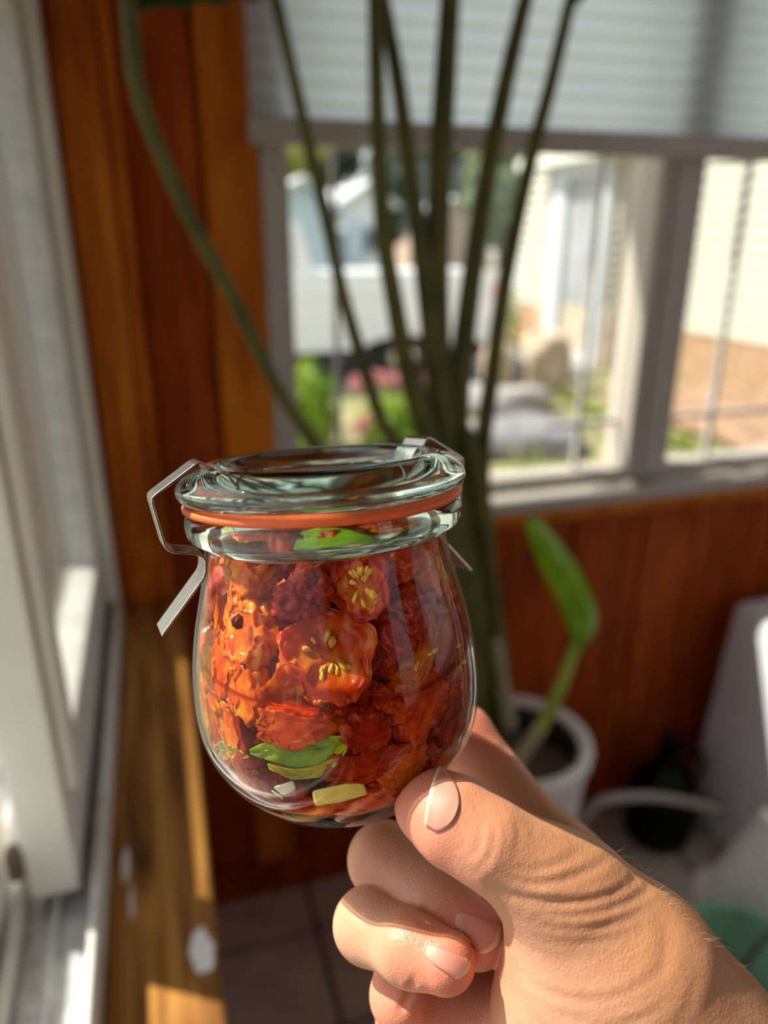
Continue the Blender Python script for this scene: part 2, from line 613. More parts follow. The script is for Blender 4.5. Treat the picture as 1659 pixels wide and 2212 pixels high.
# pleated blind over the upper half
m, nt, out = new_mat('blind_fabric')
df = nd(nt, 'ShaderNodeBsdfDiffuse')
tl = nd(nt, 'ShaderNodeBsdfTranslucent')
tc = nd(nt, 'ShaderNodeTexCoord')
nz = nd(nt, 'ShaderNodeTexNoise')
nz.inputs['Scale'].default_value = 6
nt.links.new(tc.outputs['Object'], nz.inputs['Vector'])
cc = ramp(nt, nz.outputs['Fac'], [(0.3, (0.86, 0.91, 0.95)), (0.7, (0.90, 0.95, 0.98))])
nt.links.new(cc, df.inputs[0])
nt.links.new(cc, tl.inputs[0])
mx = nd(nt, 'ShaderNodeMixShader')
mx.inputs[0].default_value = 0.78
nt.links.new(df.outputs[0], mx.inputs[1])
nt.links.new(tl.outputs[0], mx.inputs[2])
nt.links.new(mx.outputs[0], out.inputs[0])
M_blind = m
zb = EYE + 0.120
bl = empty('pleated_blind', (1.3, Y_BACK - 0.04, zb), 'pale blue-grey pleated blind half lowered over the back window', 'blind')
vs_, fs_ = [], []
x0, x1 = X_OPEN - 0.012, 2.55
npl = 18
for i in range(npl * 2 + 1):
    z = zb + 0.034 + i * (1.93 - zb - 0.034) / (npl * 2)
    y = Y_BACK - 0.030 - (0.007 if i % 2 else 0.0)
    vs_ += [(x0, y, z), (x1, y, z), (x0, y - 0.0012, z), (x1, y - 0.0012, z)]
for i in range(npl * 2):
    a, b = i * 4, (i + 1) * 4
    fs_ += [(a, a + 1, b + 1, b), (a + 3, a + 2, b + 2, b + 3)]
link('pleated_fabric', mesh('pleated_fabric', vs_, fs_), M_blind, bl)
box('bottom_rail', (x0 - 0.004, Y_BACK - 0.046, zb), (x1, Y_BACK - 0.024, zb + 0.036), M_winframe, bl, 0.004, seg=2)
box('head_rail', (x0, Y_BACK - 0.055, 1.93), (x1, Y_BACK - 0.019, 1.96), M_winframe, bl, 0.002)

# ------------------------------------------------------------------ pot, soil, plant
M_pot = plain('glazed_white_pot', (0.82, 0.78, 0.70), 0.5, noise_amt=0.12, scale=30)
M_nursery = plain('black_nursery_pot', (0.02, 0.02, 0.02), 0.6)
M_soil = plain('potting_soil', (0.13, 0.085, 0.06), 0.95, noise_amt=0.6, scale=160, bmp=0.8, bdist=0.004)
PC = np.array([0.535, 0.955, 0.0])
ZR = EYE - 0.815
PR = 0.128
pot = empty('plant_pot', PC, 'thick-rimmed off-white ceramic pot on the tiled floor below the window', 'pot')
prof = [(0, 0.004), (0.085, 0.0), (0.092, 0.006), (PR - 0.008, ZR - 0.05), (PR - 0.002, ZR - 0.03), (PR + 0.001, ZR - 0.012), (PR - 0.001, ZR - 0.003), (PR - 0.008, ZR),
        (PR - 0.018, ZR - 0.003), (PR - 0.022, ZR - 0.014), (PR - 0.022, ZR - 0.05), (PR - 0.03, ZR - 0.12), (0, ZR - 0.12)]
v, f = lathe(prof, 56)
v = [(a + PC[0], b + PC[1], c) for a, b, c in v]
link('pot_body', mesh('pot_body', v, f), M_pot, pot, True)
soil = []
vs_, fs_ = lathe([(0, ZR - 0.062), (0.03, ZR - 0.060), (0.06, ZR - 0.064), (0.085, ZR - 0.062), (PR - 0.023, ZR - 0.066)], 36)
vs_ = [(a + PC[0], b + PC[1], c + 0.006 * noise.noise(Vector((a * 40, b * 40, 3)))) for a, b, c in vs_]
link('soil', mesh('soil', vs_, fs_), M_soil, pot, True)
v, f = lathe([(PR - 0.028, ZR - 0.07), (PR - 0.026, ZR - 0.012), (PR - 0.023, ZR - 0.012), (PR - 0.024, ZR - 0.07)], 48, closed=True)
nur = mesh('nursery_pot', [(a + PC[0], b + PC[1], c) for a, b, c in v], f)
link('nursery_pot_rim', nur, M_nursery, pot, True)

M_stem = leaf_mat('plant_stem', (0.055, 0.065, 0.003), (0.14, 0.13, 0.010), trans=0.1, rough=0.6, scale=14)
M_stem_lit = leaf_mat('young_stem_lit', (0.30, 0.40, 0.04), (0.50, 0.56, 0.08), trans=0.25, rough=0.4)  # sunlight on the young stem is worked into this brighter green
M_stem_tan = plain('dry_sheath', (0.34, 0.28, 0.16), 0.6)
M_leaf = leaf_mat('plant_leaf', (0.02, 0.07, 0.012), (0.05, 0.13, 0.02), trans=0.25, rough=0.3, scale=9)
M_leaf_young = leaf_mat('young_leaf_lit', (0.20, 0.42, 0.01), (0.38, 0.62, 0.02), trans=0.4, rough=0.3, scale=30)  # brighter green carries sunlight that doesn't reach the leaf
plant = empty('bird_of_paradise_plant', (PC[0], PC[1], ZR - 0.06), 'tall leafy houseplant with long dark green stems rising past the back window', 'houseplant')
base_px = (1045, 1500)


def petiole(pts, r0, r1, mat=None, n=36):
    """pts: pixel + depth plane (world y); radii from the first to the last point"""
    w = [on_y(a, b, c) for a, b, c in pts]
    w = smooth_curve(w, n)
    rr = [r0 + (r1 - r0) * (i / (n - 1)) for i in range(n)]
    v, f = tube(w, rr, 12)
    return link('petiole', mesh('petiole', v, f), mat or M_stem, plant, True)


petiole([(1040, 1590, 0.93), (985, 1430, 0.92), (880, 1260, 0.90), (750, 1070, 0.88), (660, 932, 0.86), (600, 840, 0.86), (500, 640, 0.84), (400, 450, 0.82), (305, 220, 0.80), (282, 60, 0.78), (275, -90, 0.77)], 0.0085, 0.0075, n=50)
petiole([(1035, 1570, 0.93), (1010, 1250, 0.93), (905, 1020, 0.92), (835, 930, 0.92), (798, 830, 0.92), (742, 640, 0.92), (700, 450, 0.91), (648, 230, 0.9), (594, -10, 0.9), (560, -160, 0.9)], 0.012, 0.0055)
petiole([(1050, 1560, 0.94), (1010, 1200, 0.94), (925, 960, 0.93), (880, 800, 0.93), (850, 640, 0.92), (828, 500, 0.92), (817, 300, 0.92), (811, 0, 0.92), (808, -160, 0.92)], 0.016, 0.0075)
petiole([(1040, 1540, 0.95), (1005, 1200, 0.95), (955, 940, 0.95), (935, 760, 0.95), (912, 560, 0.95), (890, 400, 0.95), (862, 190, 0.95), (828, 0, 0.95), (800, -150, 0.95)], 0.018, 0.0065)
petiole([(1030, 1560, 0.96), (1000, 1250, 0.96), (965, 1000, 0.96), (948, 800, 0.96), (943, 620, 0.96), (950, 380, 0.96), (962, 160, 0.96), (972, 0, 0.96), (980, -160, 0.96)], 0.023, 0.0105)
petiole([(1060, 1540, 0.97), (1020, 1200, 0.97), (990, 980, 0.97), (992, 830, 0.97), (1014, 640, 0.97), (1045, 420, 0.97), (1090, 190, 0.97), (1134, 0, 0.97), (1170, -150, 0.97)], 0.022, 0.0075)
petiole([(1080, 1520, 0.98), (1050, 1200, 0.98), (1040, 1000, 0.98), (1064, 800, 0.98), (1096, 580, 0.98), (1145, 350, 0.98), (1190, 180, 0.98), (1232, 0, 0.98), (1262, -130, 0.98)], 0.016, 0.0065)
petiole([(1090, 1530, 0.95), (1062, 1300, 0.95), (1036, 1080, 0.95), (1006, 930, 0.95)], 0.016, 0.012)
petiole([(1020, 1560, 0.92), (990, 1300, 0.92), (960, 1080, 0.92), (915, 900, 0.92), (893, 800, 0.92)], 0.020, 0.010, M_stem)
petiole([(1100, 1570, 0.93), (1085, 1480, 0.93), (1070, 1380, 0.93)], 0.014, 0.010, M_stem_tan, 12)


def blade(pts, widths, normal, mat, name='leaf_blade', fold=0.25, thick=0.0008):
    """leaf blade along a midrib of world points"""
    mid = smooth_curve(pts, 26)
    wd = smooth_curve([np.array([w]) for w in widths], 26)
    vs_, fs_ = [], []
    n = np.asarray(normal, float)
    m = len(mid)
    cols = 7
    for i in range(m):
        t = mid[min(i + 1, m - 1)] - mid[max(i - 1, 0)]
        t /= np.linalg.norm(t)
        s = np.cross(t, n)
        s /= np.linalg.norm(s)
        nn = np.cross(s, t)
        for k in range(cols):
            u = k / (cols - 1) * 2 - 1
            vs_.append(mid[i] + s * u * wd[i][0] + nn * fold * abs(u) * wd[i][0] + nn * 0.003 * math.sin(i * 1.7 + u * 2))
    for i in range(m - 1):
        for k in range(cols - 1):
            a = i * cols + k
            fs_.append((a, a + 1, a + cols + 1, a + cols))
    o = link(name, mesh(name, vs_, fs_), mat, plant, True)
    md = o.modifiers.new('solid', 'SOLIDIFY')
    md.thickness = thick
    return o


# big blades whose lower edges enter at the top of the picture
blade([on_y(272, 10, 0.78), on_y(380, -40, 0.80), on_y(520, -75, 0.85), on_y(640, -170, 0.9)], [0.006, 0.045, 0.048, 0.004], (0.1, -0.75, 0.65), M_leaf)
blade([on_y(1232, 20, 0.98), on_y(1250, -60, 0.99), on_y(1300, -200, 1.02), on_y(1330, -330, 1.05)], [0.004, 0.03, 0.06, 0.005], (0.1, -0.95, 0.2), M_leaf)
# young rolled leaf on its own pale stem
petiole([(1110, 1650, 0.83), (1160, 1585, 0.83), (1205, 1500, 0.83), (1232, 1430, 0.83), (1246, 1385, 0.83)], 0.0105, 0.0085, M_stem_lit, 20)
petiole([(1095, 1670, 0.83), (1130, 1625, 0.83), (1165, 1575, 0.83)], 0.0125, 0.0112, M_stem_tan, 10)
mid = smooth_curve([on_y(1246, 1405, 0.83), on_y(1255, 1350, 0.825), on_y(1225, 1270, 0.82), on_y(1185, 1200, 0.82), on_y(1150, 1135, 0.82), on_y(1143, 1118, 0.82)], 30)
rad = [float(r[0]) for r in smooth_curve([np.array([a]) for a in (0.008, 0.021, 0.022, 0.018, 0.010, 0.001)], 30)]
v, f = tube(mid, rad, 14, 0.62)
# a spiral seam along the roll
v = [np.array(p) for p in v]
for i in range(30):
    a = v[i * 14 + 3]
    v[i * 14 + 3] = a + (a - mid[i]) * 0.35
link('rolled_leaf', mesh('rolled_leaf', v, f), M_leaf_young, plant, True)

# ------------------------------------------------------------------ portable air conditioner at the right edge
M_ac = plain('grey_white_plastic', (0.80, 0.82, 0.86), 0.4, noise_amt=0.05, scale=8)
M_hose = plain('white_hose_plastic', (0.78, 0.78, 0.74), 0.45, noise_amt=0.05)
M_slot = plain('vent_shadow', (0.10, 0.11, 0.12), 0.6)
ACX, ACY = 1.075, 0.99
ac = empty('portable_air_conditioner', (ACX + 0.15, ACY, 0), 'grey-white portable air conditioner with side vents at the right edge', 'air conditioner')
rt = Matrix.Rotation(math.radians(4), 3, 'Y')
z1 = 0.555
bm = bmesh.new()
vsb = [(ACX + 0.01, ACY - 0.17, 0.0), (ACX + 0.34, ACY - 0.17, 0.0), (ACX + 0.34, ACY + 0.15, 0.0), (ACX + 0.01, ACY + 0.15, 0.0),
       (ACX + 0.035, ACY - 0.12, z1), (ACX + 0.32, ACY - 0.12, z1), (ACX + 0.32, ACY + 0.13, z1), (ACX + 0.035, ACY + 0.13, z1)]
bv = [bm.verts.new(p) for p in vsb]
for fc in [(3, 2, 1, 0), (4, 5, 6, 7), (0, 1, 5, 4), (1, 2, 6, 5), (2, 3, 7, 6), (3, 0, 4, 7)]:
    bm.faces.new([bv[i] for i in fc])
bmesh.ops.bevel(bm, geom=bm.edges[:], offset=0.022, segments=3, affect='EDGES', profile=0.5)
from_bm('body', bm, M_ac, ac, True)
for i in range(11):
    z = 0.30 + i * 0.022
    t = z / z1
    yy = ACY - 0.17 + 0.05 * t - 0.0025
    box('vent_slot_shade', (ACX + 0.075, yy - 0.003, z), (ACX + 0.29, yy + 0.006, z + 0.009), M_slot, ac, 0.001)  # dark strips painted as the shade inside the vent openings
# ribbed hose curling at its foot
hp = smooth_curve([on_z(1720, 1800, 0.28), on_z(1665, 1870, 0.22), on_z(1615, 1930, 0.16), on_z(1572, 1962, 0.12)], 150)
hr = [0.058 + 0.009 * (1 - abs(((i / 149 * 15) % 1) * 2 - 1)) for i in range(150)]
v, f = tube(hp, hr, 28)
link('exhaust_hose', mesh('exhaust_hose', v, f), M_hose, ac, True)
ends = np.asarray(hp[-1])
dirv = np.asarray(hp[-1]) - np.asarray(hp[-4])
dirv /= np.linalg.norm(dirv)
v, f = tube([ends - dirv * 0.004, ends + dirv * 0.012, ends + dirv * 0.014, ends + dirv * 0.012], [0.073, 0.073, 0.05, 0.045], 28)
link('hose_collar', mesh('hose_collar', v, f), M_hose, ac, False)
cp = smooth_curve([on_y(1240, 1790, 1.0), on_y(1290, 1735, 1.0), on_y(1350, 1722, 1.0), on_y(1420, 1722, 1.0), on_y(1500, 1735, 1.0), on_y(1560, 1748, 1.0), on_y(1620, 1756, 1.0)], 60)
v, f = tube(cp, [0.0105] * 60, 10)
link('drain_hose', mesh('drain_hose', v, f), plain('dull_white_tubing', (0.42, 0.38, 0.36), 0.5), ac, True)

# dark glass jug on the floor by the wall
JG = on_z(1415, 1800, 0.0)
M_jug = solid_glass('dark_green_glass', (0.28, 0.36, 0.30), 0.05, 1.45)
jug = empty('glass_jug', JG, 'dark green glass jug on the floor between pot and air conditioner', 'jug')
zt = 0.26
prof = [(0, 0.002), (0.05, 0.0), (0.068, 0.006), (0.074, 0.03), (0.074, 0.11), (0.066, 0.15), (0.04, 0.185), (0.022, 0.21), (0.019, 0.245), (0.023, 0.25), (0.023, zt), (0.017, zt), (0.015, 0.21),
        (0.034, 0.18), (0.06, 0.146), (0.068, 0.108), (0.068, 0.03), (0.06, 0.01), (0, 0.008)]
v, f = lathe(prof, 40)
link('jug_body', mesh('jug_body', [(a + JG[0], b + JG[1], c) for a, b, c in v], f), M_jug, jug, True)
hd = smooth_curve([np.array(JG) + np.array(p) for p in [(0.02, -0.01, 0.235), (0.05, -0.02, 0.235), (0.072, -0.028, 0.20), (0.066, -0.026, 0.15)]], 16)
v, f = tube(hd, [0.006] * 16, 8)
link('jug_handle', mesh('jug_handle', v, f), M_jug, jug, True)

# green tub with a dark handle, lower right corner
M_green = plain('green_plastic', (0.20, 0.42, 0.26), 0.4, noise_amt=0.1, scale=20)
GT = on_z(1612, 2078, 0.26)
tub = empty('green_tub', (GT[0], GT[1], 0), 'sage green plastic tub on the floor at the lower right corner', 'tub')
prof = [(0, 0.003), (0.075, 0.0), (0.081, 0.006), (0.100, 0.243), (0.109, 0.247), (0.110, 0.26), (0.096, 0.26), (0.077, 0.012), (0, 0.010)]
v, f = lathe(prof, 48)
link('tub_body', mesh('tub_body', [(a + GT[0], b + GT[1], c) for a, b, c in v], f), M_green, tub, True)
hp = smooth_curve([on_z(1540, 2150, 0.255), on_z(1590, 2110, 0.29), on_z(1632, 2050, 0.31), on_z(1680, 2010, 0.30), on_z(1730, 2030, 0.255)], 24)
v, f = tube(hp, [0.006] * 24, 8)
link('tub_handle', mesh('tub_handle', v, f), plain('dark_handle', (0.05, 0.06, 0.05), 0.5), tub, True)

# ------------------------------------------------------------------ outdoors
ZG = EYE - 1.87
M_grass = plain('garden_ground', (0.22, 0.20, 0.09), 0.95, noise_amt=0.45, scale=1.3)
bm = bmesh.new()
bm_box(bm, (-14, Y_BACK + 0.6, ZG - 0.2), (30, 60, ZG))
o = from_bm('ground_outside', bm, M_grass)
tag(o, kind='structure')
M_lawn = leaf_mat('grass_blades', (0.22, 0.30, 0.05), (0.42, 0.44, 0.12), trans=0.3, scale=3)
M_mulch = plain('mulch', (0.30, 0.18, 0.11), 0.95, noise_amt=0.5, scale=8)
M_asphalt = plain('asphalt', (0.16, 0.165, 0.18), 0.9, noise_amt=0.2, scale=3)
# drive on which the truck stands, mulch bed along the house
o = box('driveway', (-8, 9.2, ZG), (6.0, 14, ZG + 0.02), M_asphalt)
tag(o, kind='structure')
bm = bmesh.new()
bm_box(bm, (5.0, 3.2, ZG), (6.86, 7.6, ZG + 0.16), 0.1, None, 2)
bed = from_bm('mulch_bed', bm, M_mulch)
tag(bed, 'brown mulch bed along the foot of the cream sided house', 'mulch bed')


def tuft_mesh(name, spots, seed, h, spread, blades=7, w=0.012):
    rnd = random.Random(seed)
    vs_, fs_ = [], []
    for (x, y, z) in spots:
        for b in range(blades):
            a = rnd.uniform(0, 6.28)
            hh = h * rnd.uniform(0.5, 1.1)
            dx, dy = math.cos(a) * spread * rnd.random(), math.sin(a) * spread * rnd.random()
            px_, py_ = -math.sin(a) * w, math.cos(a) * w
            i = len(vs_)
            vs_ += [(x + px_, y + py_, z), (x - px_, y - py_, z), (x + dx * 0.5 - px_ * 0.8, y + dy * 0.5 - py_ * 0.8, z + hh * 0.6),
                    (x + dx * 0.5 + px_ * 0.8, y + dy * 0.5 + py_ * 0.8, z + hh * 0.6), (x + dx, y + dy, z + hh)]
            fs_ += [(i, i + 1, i + 2, i + 3), (i + 3, i + 2, i + 4)]
    return mesh(name, vs_, fs_)


rnd = random.Random(5)
spots = []
for _ in range(2600):
    x, y = rnd.uniform(1.5, 4.85), rnd.uniform(3.2, 8.4)
    if (2.3 < x < 4.5 and 5.3 < y < 8.1) or (y > 5.9 and x < 2.9) or (3.6 < y < 5.3 and 1.6 < x < 3.1) or (y > 8.0 and x > 3.8):
        continue
    spots.append((x, y, ZG))
o = link('lawn_grass', tuft_mesh('lawn_grass', spots, 3, 0.10, 0.08, 6, 0.014), M_lawn)
tag(o, 'dry yellow-green grass growing between window and house', 'grass', kind='stuff')


def foliage(center, rx, ry, rz, n, size, seed, shell=0.45):
    rnd = random.Random(seed)
    vs_, fs_ = [], []
    for _ in range(n):
        while True:
            p = Vector((rnd.uniform(-1, 1), rnd.uniform(-1, 1), rnd.uniform(-1, 1)))
            if shell < p.length < 1:
                break
        lump = 0.8 + 0.35 * noise.noise(p * 2.2 + Vector((seed, 0, 0)))
        c = Vector(center) + Vector((p.x * rx, p.y * ry, p.z * rz)) * lump
        d = (p + Vector((rnd.uniform(-.6, .6), rnd.uniform(-.6, .6), rnd.uniform(-.2, .8)))).normalized()
        a = d.orthogonal().normalized()
        a.rotate(Matrix.Rotation(rnd.uniform(0, 6.28), 3, d))
        b = d.cross(a)
        s = size * rnd.uniform(0.6, 1.3)
        i = len(vs_)
        vs_ += [c - a * s, c - b * s * 0.45 + d * s * 0.15, c + a * s, c + b * s * 0.45 + d * s * 0.15]
        fs_ += [(i, i + 1, i + 2, i + 3)]
    return mesh('foliage', vs_, fs_)


M_bark = plain('bark', (0.13, 0.085, 0.06), 0.9, noise_amt=0.3)
M_bush = leaf_mat('bush_leaf', (0.10, 0.26, 0.01), (0.42, 0.56, 0.03), trans=0.45, scale=4)
M_tree_dark = leaf_mat('tree_leaf_dark', (0.02, 0.045, 0.022), (0.07, 0.11, 0.05), trans=0.25, scale=1.2)
M_tree_mid = leaf_mat('tree_leaf_mid', (0.06, 0.11, 0.03), (0.22, 0.28, 0.07), trans=0.35, scale=1.2)
M_tree_yel = leaf_mat('tree_leaf_yellow', (0.28, 0.32, 0.06), (0.55, 0.55, 0.14), trans=0.4, scale=1.2)
M_pink = leaf_mat('flower_petal', (0.55, 0.16, 0.18), (0.80, 0.42, 0.42), trans=0.35, scale=6)


def shrub(name, label, cat, c, r, n, size, mat, seed, stem=True, group=None, kindname='foliage'):
    e = empty(name, (c[0], c[1], ZG), label, cat, group)
    link(kindname, foliage(c, r[0], r[1], r[2], n, size, seed), mat, e)
    if stem:
        v, f = tube([np.array([c[0], c[1], ZG - 0.02]), np.array([c[0] + 0.03, c[1], (c[2] + ZG) / 2]), np.array([c[0], c[1], c[2] + r[2] * 0.3])], [r[0] * 0.09, r[0] * 0.07, r[0] * 0.03], 8)
        link('trunk', mesh('trunk', v, f), M_bark, e, True)
    return e


c = on_y(668, 880, 6.6)
shrub('garden_bush', 'bright lime green bush outside the window beside the white frame', 'bush', (c[0], 6.6, c[2]), (0.30, 0.35, 0.52), 1500, 0.05, M_bush, 1)
c = on_y(840, 905, 6.4)
fb = shrub('flowering_bush', 'green bush with pink flowers in front of the white truck', 'bush', (c[0], 6.4, c[2] - 0.05), (0.36, 0.35, 0.36), 1100, 0.045, M_bush, 2)
for k, (a, b, cc_) in enumerate([(770, 828, 0.09), (800, 815, 0.10), (830, 818, 0.10), (862, 820, 0.10), (905, 828, 0.13), (915, 850, 0.11), (775, 925, 0.10), (790, 905, 0.08)]):
    q = on_y(a, b, 6.15)
    link('flower_cluster', foliage((q[0], q[1], q[2]), cc_, cc_, cc_, 130, 0.022, 30 + k, 0.1), M_pink, fb)
c = on_y(1145, 960, 4.2)
o = link('grass_clump', tuft_mesh('grass_clump', [(c[0] + dx * 0.06, 4.2 + dx * 0.03, ZG) for dx in range(-3, 4)], 9, 0.62, 0.55, 9, 0.009), M_lawn)
tag(o, 'clump of long arching grass blades close outside the window', 'grass clump')

# boulders and slab
M_rock = plain('pale_stone', (0.42, 0.33, 0.24), 0.9, noise_amt=0.25, scale=5, bmp=0.6, bdist=0.02)
M_rock_grey = plain('grey_stone', (0.20, 0.19, 0.20), 0.9, noise_amt=0.3, scale=5, bmp=0.6, bdist=0.02)


def rock(name, label, c, r, mat, seed, cat='rock'):
    bm = bmesh.new()
    bmesh.ops.create_icosphere(bm, subdivisions=3, radius=1)
    for vv in bm.verts:
        d = 0.85 + 0.28 * noise.noise(vv.co * 1.4 + Vector((seed, seed, 0)))
        vv.co = Vector((max(-.85, min(.85, vv.co.x)) * r[0], max(-.85, min(.85, vv.co.y)) * r[1], max(-.7, min(.72, vv.co.z)) * r[2])) * d + Vector(c)
    o = from_bm(name, bm, mat, None, True)
    return tag(o, label, cat)


rock('garden_boulder', 'pale tan upright boulder in front of the cream house', (4.75, 8.5, ZG + 0.34), (0.40, 0.33, 0.60), M_rock, 3)
rock('garden_boulder', 'small tan boulder at the left of the upright boulder', (4.2, 8.75, ZG + 0.30), (0.24, 0.25, 0.42), M_rock, 8)
rock('stone_slab', 'low dark grey stone slab lying on the grass outside', (3.15, 6.0, ZG + 0.10), (0.75, 0.55, 0.26), M_rock_grey, 5, 'stone')
rock('stone_slab', 'grey stone half hidden behind the dark slab', (3.7, 7.6, ZG + 0.10), (0.75, 0.4, 0.24), plain('mid_grey_stone', (0.36, 0.33, 0.32), 0.9, noise_amt=0.2, scale=5), 6, 'stone')

# cream sided house on the right
M_siding = plain('cream_siding', (0.42, 0.40, 0.325), 0.6, noise_amt=0.04, scale=3)
M_trim = plain('white_trim', (0.52, 0.54, 0.55), 0.5, noise_amt=0.03)
M_brick = plain('tan_brick', (0.34, 0.21, 0.12), 0.9, noise_amt=0.3, scale=9)
M_stonewall = plain('pale_stone_base', (0.46, 0.37, 0.27), 0.9, noise_amt=0.25, scale=7)
M_dark = plain('door_glass_dark', (0.30, 0.31, 0.32), 0.15, noise_amt=0.2, scale=2)
M_soffit = plain('soffit_grey', (0.56, 0.56, 0.50), 0.7)
M_shingle = plain('roof_shingle', (0.20, 0.18, 0.17), 0.9, noise_amt=0.3, scale=6)
XH = 6.93
ZS = EYE - 1.2
house = empty('neighbour_house', (XH + 1.5, 8.5, ZG), 'cream horizontally sided house with white trim seen through the right window', 'house')
box('house_wall', (XH, 3.0, ZG), (XH + 4, 13.75, EYE + 1.5), M_siding, house)
box('brick_base', (XH - 0.03, 3.0, ZG), (XH, 13.72, ZS), M_brick, house)
nb = 16
hb = 0.168
for i in range(nb):
    z = ZS + i * hb
    vs_ = [(XH - 0.002, 3.0, z), (XH - 0.055, 3.0, z), (XH - 0.006, 3.0, z + hb), (XH - 0.002, 3.0, z + hb),
           (XH - 0.002, 13.72, z), (XH - 0.055, 13.72, z), (XH - 0.006, 13.72, z + hb), (XH - 0.002, 13.72, z + hb)]
    link('siding_board', mesh('siding_board', vs_, [(0, 1, 2, 3), (7, 6, 5, 4), (1, 5, 6, 2), (0, 4, 5, 1), (3, 2, 6, 7), (0, 3, 7, 4)]), M_siding, house)
box('corner_trim', (XH - 0.05, 13.6, ZG), (XH + 0.03, 13.78, EYE + 1.45), M_trim, house, 0.01)
# porch bay with a white framed door in front of the wall
XB = 6.3
ya, yb = 9.5, 11.6
box('bay_wall', (XB, ya, ZG), (XH - 0.036, yb, EYE + 0.95), M_siding, house)
box('stone_base', (XB - 0.06, ya - 0.05, ZG), (XH - 0.04, yb - 0.02, EYE - 1.0), M_stonewall, house, 0.03)
for i in range(14):
    z = EYE - 1.0 + i * 0.14
    vs_ = []
    for (x, y) in ((XB, yb), (XB, ya), (XH - 0.04, ya)):
        for dz, off in ((0, 0.03), (0.14, 0.006)):
            ox = -off if x == XB else 0
            oy = -off if y == ya else 0
            vs_.append((x + ox, y + oy, z + dz))
    o = link('bay_siding_board', mesh('bay_siding_board', vs_, [(0, 2, 3, 1), (2, 4, 5, 3)]), M_siding, house)
    o.modifiers.new('s', 'SOLIDIFY').thickness = 0.008
yd0, yd1 = 9.62, 11.2
dr = box('door_panel', (XB - 0.055, yd0 + 0.1, ZG + 0.12), (XB - 0.035, yd1 - 0.1, EYE + 0.75), M_dark, house)
box('door_jamb', (XB - 0.14, yd1 - 0.38, ZG + 0.05), (XB - 0.03, yd1, EYE + 0.80), M_trim, house, 0.02)
box('door_jamb', (XB - 0.14, yd0, ZG + 0.05), (XB - 0.03, yd0 + 0.2, EYE + 0.80), M_trim, house, 0.02)
box('door_sill', (XB - 0.16, yd0, ZG), (XB - 0.03, yd1, ZG + 0.17), M_trim, house, 0.02)
box('door_lintel', (XB - 0.14, yd0, EYE + 0.78), (XB - 0.03, yd1, EYE + 0.95), M_trim, house, 0.02)
box('eave_soffit', (XB - 0.45, 9.3, EYE + 0.95), (XH - 0.06, 11.9, EYE + 1.12), M_soffit, house, 0.02)
box('roof_slope', (XH - 0.3, 3.0, EYE + 1.52), (XH + 4.3, 14.3, EYE + 1.75), M_shingle, house)

# white pickup truck in the drive
M_truck = plain('white_car_paint', (0.93, 0.94, 0.96), 0.22, noise_amt=0.02)
M_black = plain('black_rubber', (0.02, 0.02, 0.022), 0.7)
M_glassdark = plain('tinted_glass', (0.05, 0.07, 0.11), 0.1)
M_red = plain('red_lens', (0.75, 0.02, 0.03), 0.25)
M_chrome = plain('chrome', (0.8, 0.8, 0.82), 0.12, metal=1.0, noise_amt=0.03)
TY0, TY1 = 9.55, 11.4
XT = 4.62
ztop, zbot = EYE - 0.47, EYE - 1.42
truck = empty('pickup_truck', (2.0, 10.4, ZG), 'white pickup truck parked outside with a red tail light', 'truck')
bm = bmesh.new()
side = [(XT, zbot + 0.12), (XT + 0.02, zbot + 0.3), (XT, ztop), (2.05, ztop), (-0.9, ztop + 0.02), (-0.92, zbot + 0.1), (-0.55, zbot), (0.1, zbot), (2.6, zbot), (2.75, zbot + 0.10), (3.05, zbot + 0.17), (3.35, zbot + 0.17), (3.65, zbot + 0.10), (3.8, zbot)]
A = [bm.verts.new((x, TY0, z)) for x, z in side]
B = [bm.verts.new((x, TY1, z)) for x, z in side]
bm.faces.new(A)
bm.faces.new(list(reversed(B)))
for i in range(len(A)):
    j = (i + 1) % len(A)
    bm.faces.new((A[j], A[i], B[i], B[j]))
bmesh.ops.bevel(bm, geom=[e for e in bm.edges if abs(e.verts[0].co.y - e.verts[1].co.y) < 1e-6 and e.verts[0].co.z > ztop - 0.05], offset=0.07, segments=3, affect='EDGES', profile=0.5)
from_bm('truck_body', bm, M_truck, truck)
box('bed_rail', (2.1, TY0 - 0.012, ztop - 0.03), (XT - 0.02, TY0 + 0.05, ztop + 0.03), M_truck, truck, 0.012)
box('body_crease', (-0.8, TY0 - 0.02, ztop - 0.25), (XT - 0.1, TY0 + 0.01, ztop - 0.19), M_truck, truck, 0.012)
# cab
bm = bmesh.new()
cabp = [(2.02, ztop), (1.85, ztop + 0.62), (0.3, ztop + 0.64), (-0.55, ztop)]
A = [bm.verts.new((x, TY0 + 0.06, z)) for x, z in cabp]
B = [bm.verts.new((x, TY1 - 0.06, z)) for x, z in cabp]
bm.faces.new(A)
bm.faces.new(list(reversed(B)))
for i in range(4):
    bm.faces.new((A[(i + 1) % 4], A[i], B[i], B[(i + 1) % 4]))
from_bm('cab', bm, M_truck, truck)
box('cab_window', (0.4, TY0 + 0.04, ztop + 0.08), (1.75, TY0 + 0.065, ztop + 0.55), M_glassdark, truck, 0.01)
box('tail_light', (XT - 0.16, TY0 - 0.025, ztop - 0.36), (XT + 0.025, TY0 + 0.10, ztop - 0.12), M_red, truck, 0.02)
box('bumper', (XT - 0.02, TY0 + 0.02, zbot + 0.05), (XT + 0.14, TY1 - 0.02, zbot + 0.24), M_chrome, truck, 0.03)
box('underbody', (-0.7, TY0 + 0.12, zbot - 0.18), (XT - 0.2, TY1 - 0.12, zbot + 0.01), M_black, truck)
